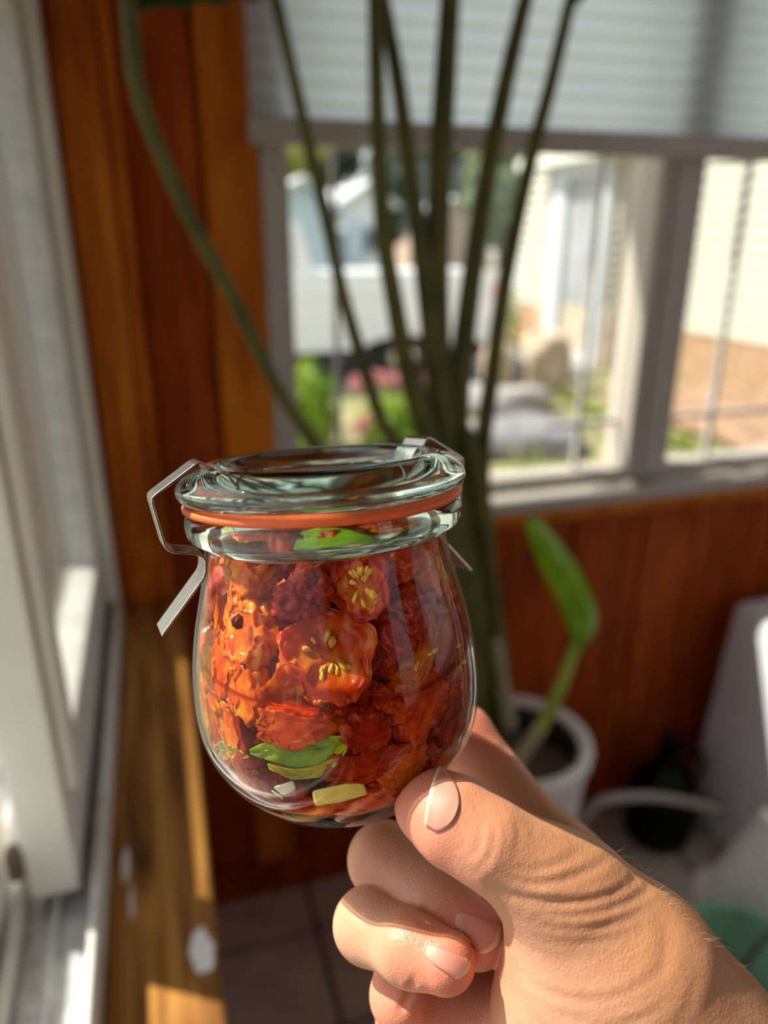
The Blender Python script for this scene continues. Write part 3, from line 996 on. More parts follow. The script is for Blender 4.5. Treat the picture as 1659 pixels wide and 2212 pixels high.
for wx in (3.2, 0.0):
    for wy in (TY0 + 0.02, TY1 - 0.24):
        v, f = lathe([(0, 0), (0.2, 0), (0.27, 0.0), (0.30, 0.03), (0.30, 0.19), (0.27, 0.22), (0, 0.22)], 32)
        wh = link('wheel', mesh('wheel', [(a + wx, c + wy, b + ZG + 0.30) for a, b, c in v], f), M_black, truck, True)
        v, f = lathe([(0, -0.012), (0.07, -0.012), (0.19, -0.004), (0.2, 0.002), (0, 0.002)], 24)
        link('hubcap', mesh('hubcap', [(a + wx, c + wy, b + ZG + 0.30) for a, b, c in v], f), M_chrome, wh, True)

# pale blue and white houses farther off
M_blueside = plain('pale_blue_siding', (0.50, 0.62, 0.72), 0.6, noise_amt=0.05, scale=2)
M_whiteside = plain('white_siding', (0.80, 0.83, 0.86), 0.6, noise_amt=0.04, scale=2)


def gable_house(name, label, xa, xb_, y0, dep, zw, zr, mat, window=None, peak=None):
    e = empty(name, ((xa + xb_) / 2, y0 + dep / 2, ZG), label, 'house')
    xm = peak if peak else (xa + xb_) / 2
    bm = bmesh.new()
    pr = [(xa, ZG), (xb_, ZG), (xb_, zw), (xm, zr), (xa, zw)]
    A = [bm.verts.new((x, y0, z)) for x, z in pr]
    B = [bm.verts.new((x, y0 + dep, z)) for x, z in pr]
    bm.faces.new(A)
    bm.faces.new(list(reversed(B)))
    for i in range(5):
        bm.faces.new((A[(i + 1) % 5], A[i], B[i], B[(i + 1) % 5]))
    from_bm('house_wall', bm, mat, e)
    for (x1_, x2_) in ((xa, xm), (xb_, xm)):
        s = 1 if x2_ > x1_ else -1
        dz = (zr - zw) / abs(x2_ - x1_)
        vs_ = [(x1_ - s * 0.3, y0 - 0.3, zw - 0.3 * dz + 0.02), (x2_, y0 - 0.3, zr + 0.02), (x2_, y0 + dep, zr + 0.02), (x1_ - s * 0.3, y0 + dep, zw - 0.3 * dz + 0.02)]
        o = link('roof', mesh('roof', vs_, [(0, 1, 2, 3)]), M_trim, e)
        o.modifiers.new('s', 'SOLIDIFY').thickness = 0.12
    if window:
        for (wa, wb, za, zb_) in window:
            fr = box('window_frame', (wa - 0.12, y0 - 0.06, za - 0.12), (wb + 0.12, y0 + 0.02, zb_ + 0.12), M_trim, e)
            box('window_glass', (wa, y0 - 0.08, za), (wb, y0 - 0.05, zb_), M_glassdark, fr)
    return e


gable_house('distant_house', 'pale blue gabled house behind the truck next to the window frame', 2.6, 5.1, 22, 6, EYE + 0.55, EYE + 1.45, M_blueside, None, 4.3)
gable_house('distant_house', 'white and pale blue house with one dark window behind the truck', 5.6, 7.0, 22.6, 6, EYE + 0.9, EYE + 1.35, M_whiteside, [(6.3, 6.6, EYE - 0.45, EYE + 0.15)])
box('porch_wall', (5.65, 22.2, ZG), (6.15, 22.58, EYE + 0.3), M_blueside, bpy.data.objects['distant_house.001'])
gable_house('distant_house', 'small tan brick house far behind the stems at the street', 11.6, 15.6, 34, 5, EYE + 0.9, EYE + 1.5, plain('tan_pink_brick', (0.40, 0.29, 0.23), 0.9))
# trees behind
for (nm, lb, a, b, Y, r, n, s, mt, sd_) in [
    ('street_tree', 'dark evergreen tree filling the upper middle of the back window', 980, 300, 46, (5.4, 3, 5.6), 4200, 0.34, M_tree_dark, 11),
    ('street_tree', 'dark tree between the white house and the plant stems', 850, 400, 29, (1.3, 1.4, 2.4), 1800, 0.26, M_tree_dark, 12),
    ('street_tree', 'yellow-green tree above the pale blue house', 632, 330, 34, (1.6, 1.6, 1.6), 1000, 0.3, M_tree_yel, 13),
    ('street_tree', 'mid green tree standing right of the truck by the house corner', 1085, 420, 24, (1.5, 1.6, 2.2), 1700, 0.26, M_tree_mid, 14),
    ('street_tree', 'tall dark tree far behind the pale blue house', 690, 280, 40, (2.6, 2.4, 4.6), 2600, 0.36, M_tree_dark, 15),
    ('street_tree', 'olive green tree above the tan house at the street', 1120, 330, 50, (4, 3, 4), 2200, 0.36, M_tree_mid, 16),
]:
    c = on_y(a, b, Y)
    shrub(nm, lb, 'tree', (c[0], Y, c[2]), r, n, s, mt, sd_, group='street trees')
c = on_y(1098, 680, 12.6)
shrub('garden_bush', 'small yellow-green bush at the corner of the cream house', 'bush', (c[0], 12.6, c[2] - 0.2), (0.25, 0.4, 0.9), 500, 0.07, M_tree_yel, 21)

# ------------------------------------------------------------------ the jar (frame: z along its axis, z = 0 at the rubber ring)
roll, lean = math.radians(3.6), math.radians(10.5)
ax_c = np.array([-math.sin(roll) * math.cos(lean), math.cos(roll) * math.cos(lean), math.sin(lean)])   # right, up, towards viewer
AX = RT * ax_c[0] + UP * ax_c[1] - FW * ax_c[2]
AXX = RT - AX * RT.dot(AX)
AXX /= np.linalg.norm(AXX)
AXY = np.cross(AX, AXX)
J0 = P(699, 1080, 0.179)
JM = Matrix(((AXX[0], AXY[0], AX[0], J0[0]), (AXX[1], AXY[1], AX[1], J0[1]), (AXX[2], AXY[2], AX[2], J0[2]), (0, 0, 0, 1)))


def jar_w(p):
    return J0 + AXX * p[0] + AXY * p[1] + AX * p[2]


jar = bpy.data.objects.new('glass_jar', None)
C.objects.link(jar)
jar.matrix_world = JM
jar.empty_display_size = 0.02
tag(jar, 'clear tulip-shaped preserving jar with glass lid and steel clips held in the hand', 'jar')


def jpart(name, verts, faces, mat, parent=None, smooth=True):
    me = mesh(name, verts, faces)
    o = bpy.data.objects.new(name, me)
    C.objects.link(o)
    me.materials.append(mat)
    if smooth:
        me.polygons.foreach_set('use_smooth', [True] * len(me.polygons))
    o.parent = parent or jar
    return o


M_jar = thin_glass('jar_wall_glass', (0.99, 0.995, 0.99), 1.32, 0.0, edge=(0.66, 0.70, 0.64))
M_lid = solid_glass('jar_lid_glass', (0.93, 0.985, 0.955), 0.0, 1.47)
M_rubber = plain('orange_rubber', (0.88, 0.14, 0.03), 0.5, noise_amt=0.1, scale=300)
M_steel = plain('clip_steel', (0.62, 0.61, 0.58), 0.24, metal=1.0, noise_amt=0.12, scale=500)

# outer profile: (depth below ring, radius)
BODY = [(0.0072, 0.0291), (0.011, 0.0293), (0.016, 0.0303), (0.022, 0.0318), (0.029, 0.0335), (0.036, 0.0347), (0.043, 0.0353), (0.049, 0.0353), (0.055, 0.0345),
        (0.0605, 0.0326), (0.0655, 0.0296), (0.0695, 0.0262), (0.073, 0.0222), (0.0755, 0.0178), (0.0768, 0.0135), (0.077, 0.009)]
bs = np.array([b[0] for b in BODY])
br = np.array([b[1] for b in BODY])
WALL = 0.0008


def r_out(s):
    return float(np.interp(s, bs, br))


def r_in(s):
    """inner radius at depth s below the ring"""
    if s > 0.0743:
        return 0.0
    return max(0.0, float(np.interp(s + 0.0, bs, br)) - WALL - max(0, (s - 0.066)) * 0.5)


outer = smooth_curve([np.array(b) for b in BODY], 60)
prof = [(float(r), -float(s)) for s, r in outer] + [(0.0, -0.0766)]
v, f = lathe(prof, 128)
fl = [tuple(reversed(q)) for q in f]
jpart('jar_wall', v, fl, M_jar)
inner = [(r_in(s), -s) for s in np.linspace(0.0072, 0.0735, 46)] + [(0.008, -0.0742), (0.0, -0.0744)]
v, f = lathe(inner, 128)
jpart('jar_inner_wall', v, f, thin_glass('jar_inner_glass', (1, 1, 1), 1.05, 0.0))
# heavy base ring
v, f = lathe([(0.0, -0.0750), (0.012, -0.0748), (0.0165, -0.0745), (0.0172, -0.0757), (0.0125, -0.0766), (0.0, -0.0764)], 96)
jpart('jar_base', v, [tuple(reversed(q)) for q in f], M_lid)


def rounded_ring(pts, n=128):
    v, f = lathe(pts, n, closed=True)
    return v, f


# moulded rim under the rubber ring
rim = [(0.0272, -0.0002), (0.0318, -0.0002), (0.0328, -0.0010), (0.0331, -0.0026), (0.0329, -0.0046), (0.0322, -0.0060), (0.0305, -0.0069), (0.0290, -0.0082), (0.0274, -0.0082), (0.0271, -0.006), (0.027, -0.003)]
v, f = rounded_ring(rim)
jpart('jar_rim', v, [tuple(reversed(q)) for q in f], M_lid)
# rubber ring
v, f = rounded_ring([(0.0275, 0.0), (0.0326, 0.0), (0.0332, 0.0005), (0.0332, 0.0013), (0.0327, 0.0018), (0.0275, 0.0018)])
v = [(a, b, c + 0.0003 * math.sin(2 * math.atan2(b, a) + 0.6)) for a, b, c in v]
jpart('rubber_ring', v, [tuple(reversed(q)) for q in f], M_rubber)
# glass lid: thick rounded flange, recessed middle
lid = [(0.0, 0.0044), (0.012, 0.0044), (0.0195, 0.0046), (0.0216, 0.0052), (0.0228, 0.0068), (0.0240, 0.0094), (0.0256, 0.0107), (0.0285, 0.0106), (0.0315, 0.0091), (0.0337, 0.0072),
       (0.0344, 0.0056), (0.0343, 0.0042), (0.0334, 0.0030), (0.0320, 0.0024), (0.0275, 0.0022), (0.0258, 0.0018), (0.0250, 0.0), (0.0236, -0.0012), (0.012, -0.0010), (0.0, -0.0010)]
v, f = lathe(lid, 128)
lido = jpart('jar_lid', v, [tuple(reversed(q)) for q in f], M_lid)
md = lido.modifiers.new('sub', 'SUBSURF')
md.levels = md.render_levels = 1
# moulded lettering in the lid's middle
M_emb = plain('frosted_lettering', (0.86, 0.88, 0.86), 0.5, noise_amt=0.02)
fc = bpy.data.curves.new('lid_text', 'FONT')
fc.body = 'WECK'
fc.size = 0.0085
fc.align_x = 'CENTER'
fc.align_y = 'CENTER'
fc.extrude = 0.00012
fo = bpy.data.objects.new('lid_text', fc)
C.objects.link(fo)
dg = bpy.context.evaluated_depsgraph_get()
tm = bpy.data.meshes.new_from_object(fo.evaluated_get(dg))
bpy.data.objects.remove(fo, do_unlink=True)
to = bpy.data.objects.new('moulded_lettering', tm)
C.objects.link(to)
tm.materials.clear()
tm.materials.append(M_emb)
to.parent = jar
to.location = (-0.002, 0.003, 0.00462)
v, f = rounded_ring([(0.0150, 0.0044), (0.0153, 0.0047), (0.0156, 0.0044)], 96)
jpart('moulded_circle', v, [tuple(reversed(q)) for q in f], M_lid)


# steel clips
def clip(angle, width=0.0092):
    pr = [(0.0226, 0.0032), (0.0235, 0.0050), (0.0284, 0.0118), (0.0290, 0.0121), (0.0298, 0.0118), (0.0388, 0.0062), (0.0395, 0.0056), (0.0396, 0.0048), (0.0380, -0.0050), (0.0374, -0.0058),
          (0.0364, -0.0064), (0.0318, -0.0074), (0.0303, -0.0084), (0.0297, -0.0095), (0.0299, -0.0118), (0.0306, -0.0136), (0.0410, -0.0252)]
    th = 0.00055
    pts = [np.array(p) for p in pr]
    ca, sa = math.cos(angle), math.sin(angle)
    vs_, fs_ = [], []
    m = len(pts)
    for i in range(m):
        t = pts[min(i + 1, m - 1)] - pts[max(i - 1, 0)]
        t /= np.linalg.norm(t)
        nrm = np.array([-t[1], t[0]])
        for off in (0, th):
            q = pts[i] + nrm * off
            for w in (-width / 2, width / 2):
                vs_.append((q[0] * ca - w * sa, q[0] * sa + w * ca, q[1]))
    for i in range(m - 1):
        a, b = i * 4, (i + 1) * 4
        fs_ += [(a, a + 1, b + 1, b), (a + 3, a + 2, b + 2, b + 3), (a + 2, a, b, b + 2), (a + 1, a + 3, b + 3, b + 1)]
    fs_ += [(0, 2, 3, 1), ((m - 1) * 4, (m - 1) * 4 + 1, (m - 1) * 4 + 3, (m - 1) * 4 + 2)]
    o = jpart('steel_clip', vs_, fs_, M_steel, None, False)
    md = o.modifiers.new('bev', 'BEVEL')
    md.width = 0.00015
    md.segments = 2
    return o


clip(math.radians(203))
clip(math.radians(33))

# ------------------------------------------------------------------ oil: level with the horizon, filling the jar to just above the middle
m, nt, out = new_mat('amber_oil')
tr = nd(nt, 'ShaderNodeBsdfTransparent')
gl = nd(nt, 'ShaderNodeBsdfGlossy')
gl.inputs['Roughness'].default_value = 0.0
lw = nd(nt, 'ShaderNodeLayerWeight')
lw.inputs['Blend'].default_value = 0.3
nt.links.new(ramp(nt, lw.outputs['Facing'], [(0.3, (1.0, 0.95, 0.80)), (0.8, (1.0, 0.82, 0.50)), (1.0, (1.0, 0.50, 0.14))]), tr.inputs[0])
mx = nd(nt, 'ShaderNodeMixShader')
nt.links.new(schlick(nt, 1.1), mx.inputs[0])
nt.links.new(tr.outputs[0], mx.inputs[1])
nt.links.new(gl.outputs[0], mx.inputs[2])
nt.links.new(mx.outputs[0], out.inputs[0])
M_oil = m
# oil plane in jar coordinates
up_l = np.array([AXX[2], AXY[2], AX[2]])
up_l = up_l * 0.8 + np.array([0, 0, 1]) * 0.2
up_l /= np.linalg.norm(up_l)
OIL_Z = -0.0335
OP = np.array([0, 0, OIL_Z])
NA = 128
vs_, fs_ = [], []
top_ring = []
levels = 30
for k in range(NA):
    a = 2 * math.pi * k / NA
    d = np.array([math.cos(a), math.sin(a), 0])
    z = OIL_Z
    for _ in range(12):
        r = max(r_in(-z) - 0.00025, 0)
        z = OIL_Z - (up_l[0] * d[0] * r + up_l[1] * d[1] * r) / up_l[2]
    top_ring.append(z)
zbtm = -0.0741
for j in range(levels):
    t = (j / (levels - 1))
    for k in range(NA):
        a = 2 * math.pi * k / NA
        z = top_ring[k] + (zbtm - top_ring[k]) * t
        if j == 0:
            r = r_in(-z) - 0.0009
        else:
            r = max(r_in(-z) - 0.00025, 0.0005)
        if j == 1:
            z = top_ring[k] + 0.0009
            r = max(r_in(-z) - 0.00025, 0.0005)
        vs_.append((r * math.cos(a), r * math.sin(a), z))
ct = len(vs_)
vs_.append((0, 0, OIL_Z))
cb = len(vs_)
vs_.append((0, 0, zbtm))
for j in range(levels - 1):
    for k in range(NA):
        k2 = (k + 1) % NA
        fs_.append((j * NA + k, (j + 1) * NA + k, (j + 1) * NA + k2, j * NA + k2))
for k in range(NA):
    k2 = (k + 1) % NA
    fs_.append((ct, k, k2))
    fs_.append((cb, (levels - 1) * NA + k2, (levels - 1) * NA + k))
me = mesh('preserving_oil', vs_, fs_)
oil = bpy.data.objects.new('preserving_oil', me)
C.objects.link(oil)
me.materials.append(M_oil)
me.polygons.foreach_set('use_smooth', [True] * len(me.polygons))
oil.matrix_world = JM
mp_ = [np.array([(r_in(-z) - 0.0007) * math.cos(2 * math.pi * k / NA), (r_in(-z) - 0.0007) * math.sin(2 * math.pi * k / NA), z]) for k, z in enumerate(top_ring)]
v, f = tube(mp_ + mp_[:1], [0.00035] * (NA + 1), 8)
mo = jpart('meniscus', v, f, solid_glass('oil_meniscus', (0.95, 0.62, 0.25), 0.0, 1.3), oil)
tag(oil, 'amber oil filling the lower two thirds of the glass jar', 'oil', kind='stuff')


# ------------------------------------------------------------------ dried tomatoes
def tomato_mat(name, base, deep, hi, sss=0.35):
    m, nt, out = new_mat(name)
    pr = nd(nt, 'ShaderNodeBsdfPrincipled')
    pr.inputs['Roughness'].default_value = 0.3
    pr.inputs['Subsurface Weight'].default_value = sss
    pr.inputs['Subsurface Radius'].default_value = (1.0, 0.28, 0.06)
    pr.inputs['Subsurface Scale'].default_value = 0.005
    pr.inputs['Coat Weight'].default_value = 0.2
    pr.inputs['Specular IOR Level'].default_value = 0.35
    pr.inputs['Coat Roughness'].default_value = 0.08
    tl = nd(nt, 'ShaderNodeBsdfTranslucent')
    tc = nd(nt, 'ShaderNodeTexCoord')
    nz = nd(nt, 'ShaderNodeTexNoise')
    nz.inputs['Scale'].default_value = 170
    nz.inputs['Detail'].default_value = 5
    nz.inputs['Distortion'].default_value = 0.6
    nt.links.new(tc.outputs['Object'], nz.inputs['Vector'])
    c = ramp(nt, nz.outputs['Fac'], [(0.30, deep), (0.5, base), (0.72, hi)])
    nt.links.new(c, pr.inputs['Base Color'])
    nt.links.new(c, tl.inputs[0])
    n2 = nd(nt, 'ShaderNodeTexNoise')
    n2.inputs['Scale'].default_value = 900
    n2.inputs['Detail'].default_value = 3
    nt.links.new(tc.outputs['Object'], n2.inputs['Vector'])
    bump(nt, n2.outputs['Fac'], 0.35, 0.0004, pr)
    mx = nd(nt, 'ShaderNodeMixShader')
    mx.inputs[0].default_value = 0.32
    nt.links.new(pr.outputs[0], mx.inputs[1])
    nt.links.new(tl.outputs[0], mx.inputs[2])
    nt.links.new(mx.outputs[0], out.inputs[0])
    return m


MT = {
    'o': tomato_mat('tomato_orange', (0.86, 0.17, 0.006), (0.60, 0.05, 0.004), (0.98, 0.40, 0.02)),
    'r': tomato_mat('tomato_red', (0.80, 0.075, 0.006), (0.48, 0.018, 0.004), (0.95, 0.20, 0.012)),
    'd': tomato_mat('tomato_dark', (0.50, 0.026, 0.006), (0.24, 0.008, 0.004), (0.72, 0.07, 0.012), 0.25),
}
M_flesh = tomato_mat('tomato_flesh', (0.80, 0.12, 0.012), (0.60, 0.045, 0.008), (0.93, 0.32, 0.03), 0.35)
M_seed = plain('tomato_seed', (0.80, 0.42, 0.045), 0.25, noise_amt=0.25, scale=300, Subsurface_Weight=0.2, Subsurface_Scale=0.002)
M_char = plain('tomato_scar', (0.20, 0.03, 0.012), 0.35, noise_amt=0.5, scale=900)


def fold_noise(p, seed):
    """sharp creases: ridged noise at three scales"""
    q = p + Vector((seed * 3.1, seed * 1.7, seed * 2.3))
    a = 1 - abs(noise.noise(q * 1.7))
    b = 1 - abs(noise.noise(q * 3.9 + Vector((5, 1, 2))))
    c = 1 - abs(noise.noise(q * 8.0 + Vector((1, 7, 3))))
    return 0.30 * (a - 0.75) + 0.20 * (b - 0.75) + 0.09 * (c - 0.75)


ICO = {}


def ico(n):
    if n not in ICO:
        bm = bmesh.new()
        bmesh.ops.create_icosphere(bm, subdivisions=n, radius=1)
        ICO[n] = ([v.co.copy() for v in bm.verts], [tuple(w.index for w in f.verts) for f in bm.faces])
        bm.free()
    return ICO[n]


def tomato_mesh(seed, rx, ry, rz, kind, sub=5):
    """kind 'skin': shrivelled dome; 'cut': torn cup with curled rim, open side +z"""
    vs, fs = ico(sub)
    rnd = random.Random(seed)
    ph = rnd.uniform(0, 6.28)
    sv = Vector((seed * 1.3, seed * 0.7, seed * 2.1))
    out = []
    for p in vs:
        a = math.atan2(p.y, p.x)
        lobes = 1 + 0.07 * math.sin(3 * a + ph) + 0.05 * math.sin(5 * a + 2 * ph)
        q = Vector((p.x * lobes, p.y * lobes, p.z))
        d = fold_noise(p, seed)
        if kind == 'cut':
            # ragged outline with a few corners
            k = 1.0 + 0.11 * abs(math.sin(2.5 * a + ph)) + 0.10 * noise.noise(Vector((math.cos(a) * 2.2, math.sin(a) * 2.2, seed)))
            rr = math.hypot(p.x, p.y)
            if p.z > 0:
                z = 0.30 * rr ** 2.5 - 0.30 * (1 - rr) + 0.20 * (0.5 - abs(noise.noise(p * 2.6 + sv))) * (1 - rr * 0.5) + 0.10 * noise.noise(p * 6 + sv)
                z += 0.06 * math.sin(a * 6 + ph) * rr * (1 - rr) * 4
                w = Vector((q.x * k, q.y * k, z))
            else:
                w = q * (1 + d * 1.0)
                e = 1 + (k - 1) * (1 + p.z)
                w = Vector((w.x * e, w.y * e, w.z * 0.75))
        else:
            pl = 0.07 * math.sin(a * 7 + ph + 3 * p.z + 2.4 * noise.noise(p * 2 + sv)) * (1 - abs(p.z)) ** 0.5
            big = 0.16 * noise.noise(p * 1.1 + sv)
            w = q * (1 + d * 1.45 + pl + big)
        out.append((w.x * rx, w.y * ry, w.z * rz))
    return mesh('tomato_skin', out, fs)


seed_bm = bmesh.new()
bmesh.ops.create_icosphere(seed_bm, subdivisions=2, radius=1)
for vv in seed_bm.verts:
    t = (vv.co.x + 1) / 2
    vv.co = Vector((vv.co.x * 0.00115, vv.co.y * 0.00070 * (0.45 + 0.75 * t), vv.co.z * 0.00045))
seed_me = bpy.data.meshes.new('seed')
seed_bm.to_mesh(seed_me)
seed_bm.free()
seed_me.materials.append(M_seed)
seed_me.polygons.foreach_set('use_smooth', [True] * len(seed_me.polygons))


def front_hit(px, py):
    """first crossing of the view ray with the inner jar wall, in jar coordinates"""
    r = ray(px, py)
    o_l = np.array([np.dot(CAM - J0, AXX), np.dot(CAM - J0, AXY), np.dot(CAM - J0, AX)])
    d_l = np.array([r.dot(AXX), r.dot(AXY), r.dot(AX)])
    for t in np.arange(0.125, 0.225, 0.0004):
        p = o_l + d_l * t
        if p[2] < -0.0072 and p[2] > -0.0742 and math.hypot(p[0], p[1]) < r_in(-p[2]):
            return p, d_l / np.linalg.norm(d_l)
    return None, d_l / np.linalg.norm(d_l)


TOM = []
LIM_S = np.linspace(0.0, 0.0745, 150)
LIM_R = np.array([r_in(max(q, 0.0072)) - 0.0004 for q in LIM_S])
LIM_R = np.maximum(LIM_R, 0.001)


def tomato(px, py, wpx, hpx, kind, mat, label, seed, depth=0.0, tilt=(0, 0), spin=0.0, thick=0.62, group=None, seeds=0, scar=False, sub_=5):
    hit, d = front_hit(px, py)
    s = 0.172 / FPX
    rx, ry = wpx * s / 2, hpx * s / 2
    rz = thick * (rx + ry) / 2
    if hit is None:
        return None
    c = hit + d * (rz * 0.72 + depth)
    # keep inside the wall
    for _ in range(60):
        rr = math.hypot(c[0], c[1])
        lim = r_in(-c[2]) - 0.40 * min(rx, ry)
        if rr > lim and rr > 1e-6:
            c[0] *= 0.97
            c[1] *= 0.97
        if c[2] < -0.0741 + 0.7 * min(ry, rz):
            c[2] += 0.0006
        if c[2] > -0.006 - 0.8 * ry:
            c[2] -= 0.0004
    return place(c, rx, ry, rz, kind, mat, label, seed, tilt, spin, seeds, scar, sub_)


def place(c, rx, ry, rz, kind, mat, label, seed, tilt=(0, 0), spin=0.0, seeds=0, scar=False, sub_=5):
    wpos = jar_w(c)
    # orientation: local z towards the viewer, y up, then tilts
    view = CAM - wpos
    view /= np.linalg.norm(view)
    up = AX - view * AX.dot(view)
    up /= np.linalg.norm(up)
    right = np.cross(up, view)
    R = Matrix((right, up, view)).transposed()
    R = R @ Matrix.Rotation(math.radians(tilt[0]), 3, 'X') @ Matrix.Rotation(math.radians(tilt[1]), 3, 'Y') @ Matrix.Rotation(math.radians(spin), 3, 'Z')
    me = tomato_mesh(seed, rx, ry, rz, kind, sub_)
    # flesh is pressed flat against the glass, never through it
    co = np.empty(len(me.vertices) * 3)
    me.vertices.foreach_get('co', co)
    Rn = np.array(R)
    Wd = co.reshape(-1, 3) @ Rn.T + wpos - J0
    L = np.stack([Wd @ AXX, Wd @ AXY, Wd @ AX], 1)
    L[:, 2] = np.clip(L[:, 2], -0.0738, -0.0005)
    lim = np.interp(-L[:, 2], LIM_S, LIM_R)
    rr = np.hypot(L[:, 0], L[:, 1])
    sc = np.where(rr > lim, (lim - np.minimum(0.0006, (rr - lim) * 0.15)) / np.maximum(rr, 1e-9), 1.0)
    L[:, 0] *= sc
    L[:, 1] *= sc
    Wd = L[:, :1] * AXX + L[:, 1:2] * AXY + L[:, 2:] * AX + J0 - wpos
    me.vertices.foreach_set('co', (Wd @ Rn).astype(np.float32).ravel())
    me.update()
    e = bpy.data.objects.new('sun_dried_tomato', None)
    C.objects.link(e)
    e.matrix_world = Matrix.Translation(Vector(wpos)) @ R.to_4x4()
    tag(e, label, 'tomato', 'sun-dried tomatoes packed in the jar')

    def sub(name, me_, mt):
        o = bpy.data.objects.new(name, me_)
        C.objects.link(o)
        if not me_.materials:
            me_.materials.append(mt)
        o.parent = e
        return o
    me.polygons.foreach_set('use_smooth', [True] * len(me.polygons))
    # second slot: flesh on the cut face
    o = sub('tomato_flesh', me, MT[mat])
    if kind == 'cut':
        me.materials.append(M_flesh)
        idx = []
        for p in me.polygons:
            u, w_ = p.center.x / rx, p.center.y / ry
            lim_ = 0.74 + 0.30 * noise.noise(Vector((u * 2.3, w_ * 2.3, seed)))
            idx.append(1 if p.normal.z > 0.15 and math.hypot(u, w_) < lim_ else 0)
        me.polygons.foreach_set('material_index', idx)
    if seeds:
        rnd = random.Random(seed + 100)
        for k in range(seeds):
            side = k % 2
            a = rnd.uniform(-1.0, 1.0) + (math.pi / 2 if side else -math.pi / 2)
            rr = rnd.uniform(0.28, 0.55)
            x, y = math.cos(a) * rr * rx, math.sin(a) * rr * ry
            so = sub('seed', seed_me, M_seed)
            near_ = min(me.vertices, key=lambda w_: (w_.co.x - x) ** 2 + (w_.co.y - y) ** 2 + (0 if w_.normal.z > 0 else 1))
            so.location = (x, y, near_.co.z + 0.00022)
            so.rotation_euler = (rnd.uniform(-.5, .5), rnd.uniform(-.4, .4), a + rnd.uniform(-.4, .4))
            so.scale = (rnd.uniform(0.85, 1.15),) * 3
    if scar:
        bm = bmesh.new()
        bmesh.ops.create_icosphere(bm, subdivisions=2, radius=1)
        for vv in bm.verts:
            vv.co = Vector((vv.co.x * 0.0013, vv.co.y * 0.0017, vv.co.z * 0.0005)) * (1 + 0.8 * noise.noise(vv.co * 2.2))
        m2 = bpy.data.meshes.new('stem_scar')
        bm.to_mesh(m2)
        bm.free()
        so = sub('stem_scar', m2, M_char)
        so.location = (-0.42 * rx, 0.30 * ry, 0.86 * rz)
    TOM.append(e)
    return e


# the ones that show (centre and size in the photograph), front row first
T = tomato
T(712, 1418, 172, 178, 'cut', 'r', 'large bright red tomato half with yellow seeds facing out at the jar centre', 1, -0.0005, (-14, 6), 20, 0.5, seeds=16)
T(779, 1266, 120, 128, 'cut', 'd', 'dark red tomato half with golden seed clusters below the lid', 2, 0.002, (-5, -8), 10, 0.5, seeds=26)
T(545, 1362, 132, 150, 'skin', 'o', 'wrinkled orange tomato with a dark stem scar left of the central half', 3, 0.001, (0, 0), 0, 0.75, scar=True)
T(545, 1235, 130, 92, 'skin', 'o', 'orange-brown shrivelled tomato at the upper left below the rim', 4, 0.002, (0, 0), 10, 0.7)
T(500, 1240, 70, 110, 'cut', 'o', 'small torn bright orange tomato piece at the upper left', 5, 0.0, (0, 30), 20, 0.5)
T(656, 1284, 112, 96, 'skin', 'd', 'dark red puckered tomato left of the seeded dark half', 6, 0.002, (0, 0), 30, 0.8)
T(928, 1225, 118, 130, 'skin', 'o', 'orange-red tomato at the upper right under the rim', 7, 0.001, (0, 0), 60, 0.7)
T(962, 1278, 70, 120, 'skin', 'r', 'red tomato against the right side of the jar near the rim', 8, 0.001, (0, 0), 60, 0.7)
T(905, 1412, 136, 118, 'cut', 'o', 'orange tomato half with seeds right of the central half at the oil line', 9, 0.0, (-25, -25), 40, 0.55, seeds=9)
T(452, 1432, 70, 116, 'skin', 'o', 'orange tomato against the left side at the oil line', 10, 0.0, (0, 0), 0, 0.6)
T(530, 1490, 128, 112, 'skin', 'o', 'ruffled orange tomato below the one with the stem scar', 11, 0.0, (0, 0), 80, 0.6)
T(640, 1490, 112, 118, 'cut', 'o', 'orange tomato cup tucked under the central half on its left', 12, 0.002, (35, -20), 0, 0.6)
T(640, 1567, 186, 82, 'skin', 'r', 'long flat red-orange tomato just above the green leaf', 13, 0.0, (0, 0), 0, 0.5)
T(497, 1566, 118, 92, 'skin', 'o', 'orange tomato at the lower left above the yellow leaf end', 14, 0.0, (0, 0), -35, 0.6)
T(792, 1575, 104, 88, 'skin', 'd', 'small dark red tomato right of the long flat one', 15, 0.0, (0, 0), 15, 0.6)
T(900, 1520, 156, 146, 'skin', 'r', 'smooth red-orange tomato at the right above the thumb', 16, 0.0, (0, 0), 25, 0.65)
T(982, 1410, 66, 128, 'cut', 'd', 'dark seeded tomato at the far right edge of the jar', 17, 0.001, (0, 20), 10, 0.5, seeds=8)
T(785, 1642, 158, 78, 'skin', 'd', 'dark red flat tomato right of the green leaf tip', 18, 0.0, (0, 0), 5, 0.5)
T(525, 1668, 112, 74, 'skin', 'o', 'brown-orange tomato under the leaf at the lower left', 19, 0.001, (0, 0), -20, 0.6)
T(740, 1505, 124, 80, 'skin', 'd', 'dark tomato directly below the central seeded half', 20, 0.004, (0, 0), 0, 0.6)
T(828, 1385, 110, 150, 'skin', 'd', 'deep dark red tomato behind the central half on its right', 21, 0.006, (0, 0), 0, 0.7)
T(700, 1758, 190, 62, 'skin', 'r', 'orange-red tomato lying at the bottom of the jar', 22, 0.0005, (0, 0), 0, 0.6)
T(868, 1655, 110, 120, 'skin', 'o', 'orange tomato behind the thumb tip', 23, 0.001, (0, 0), 20, 0.6)
T(965, 1545, 90, 130, 'skin', 'd', 'dark red tomato at the right edge beside the index finger', 24, 0.001, (0, 0), 0, 0.6)
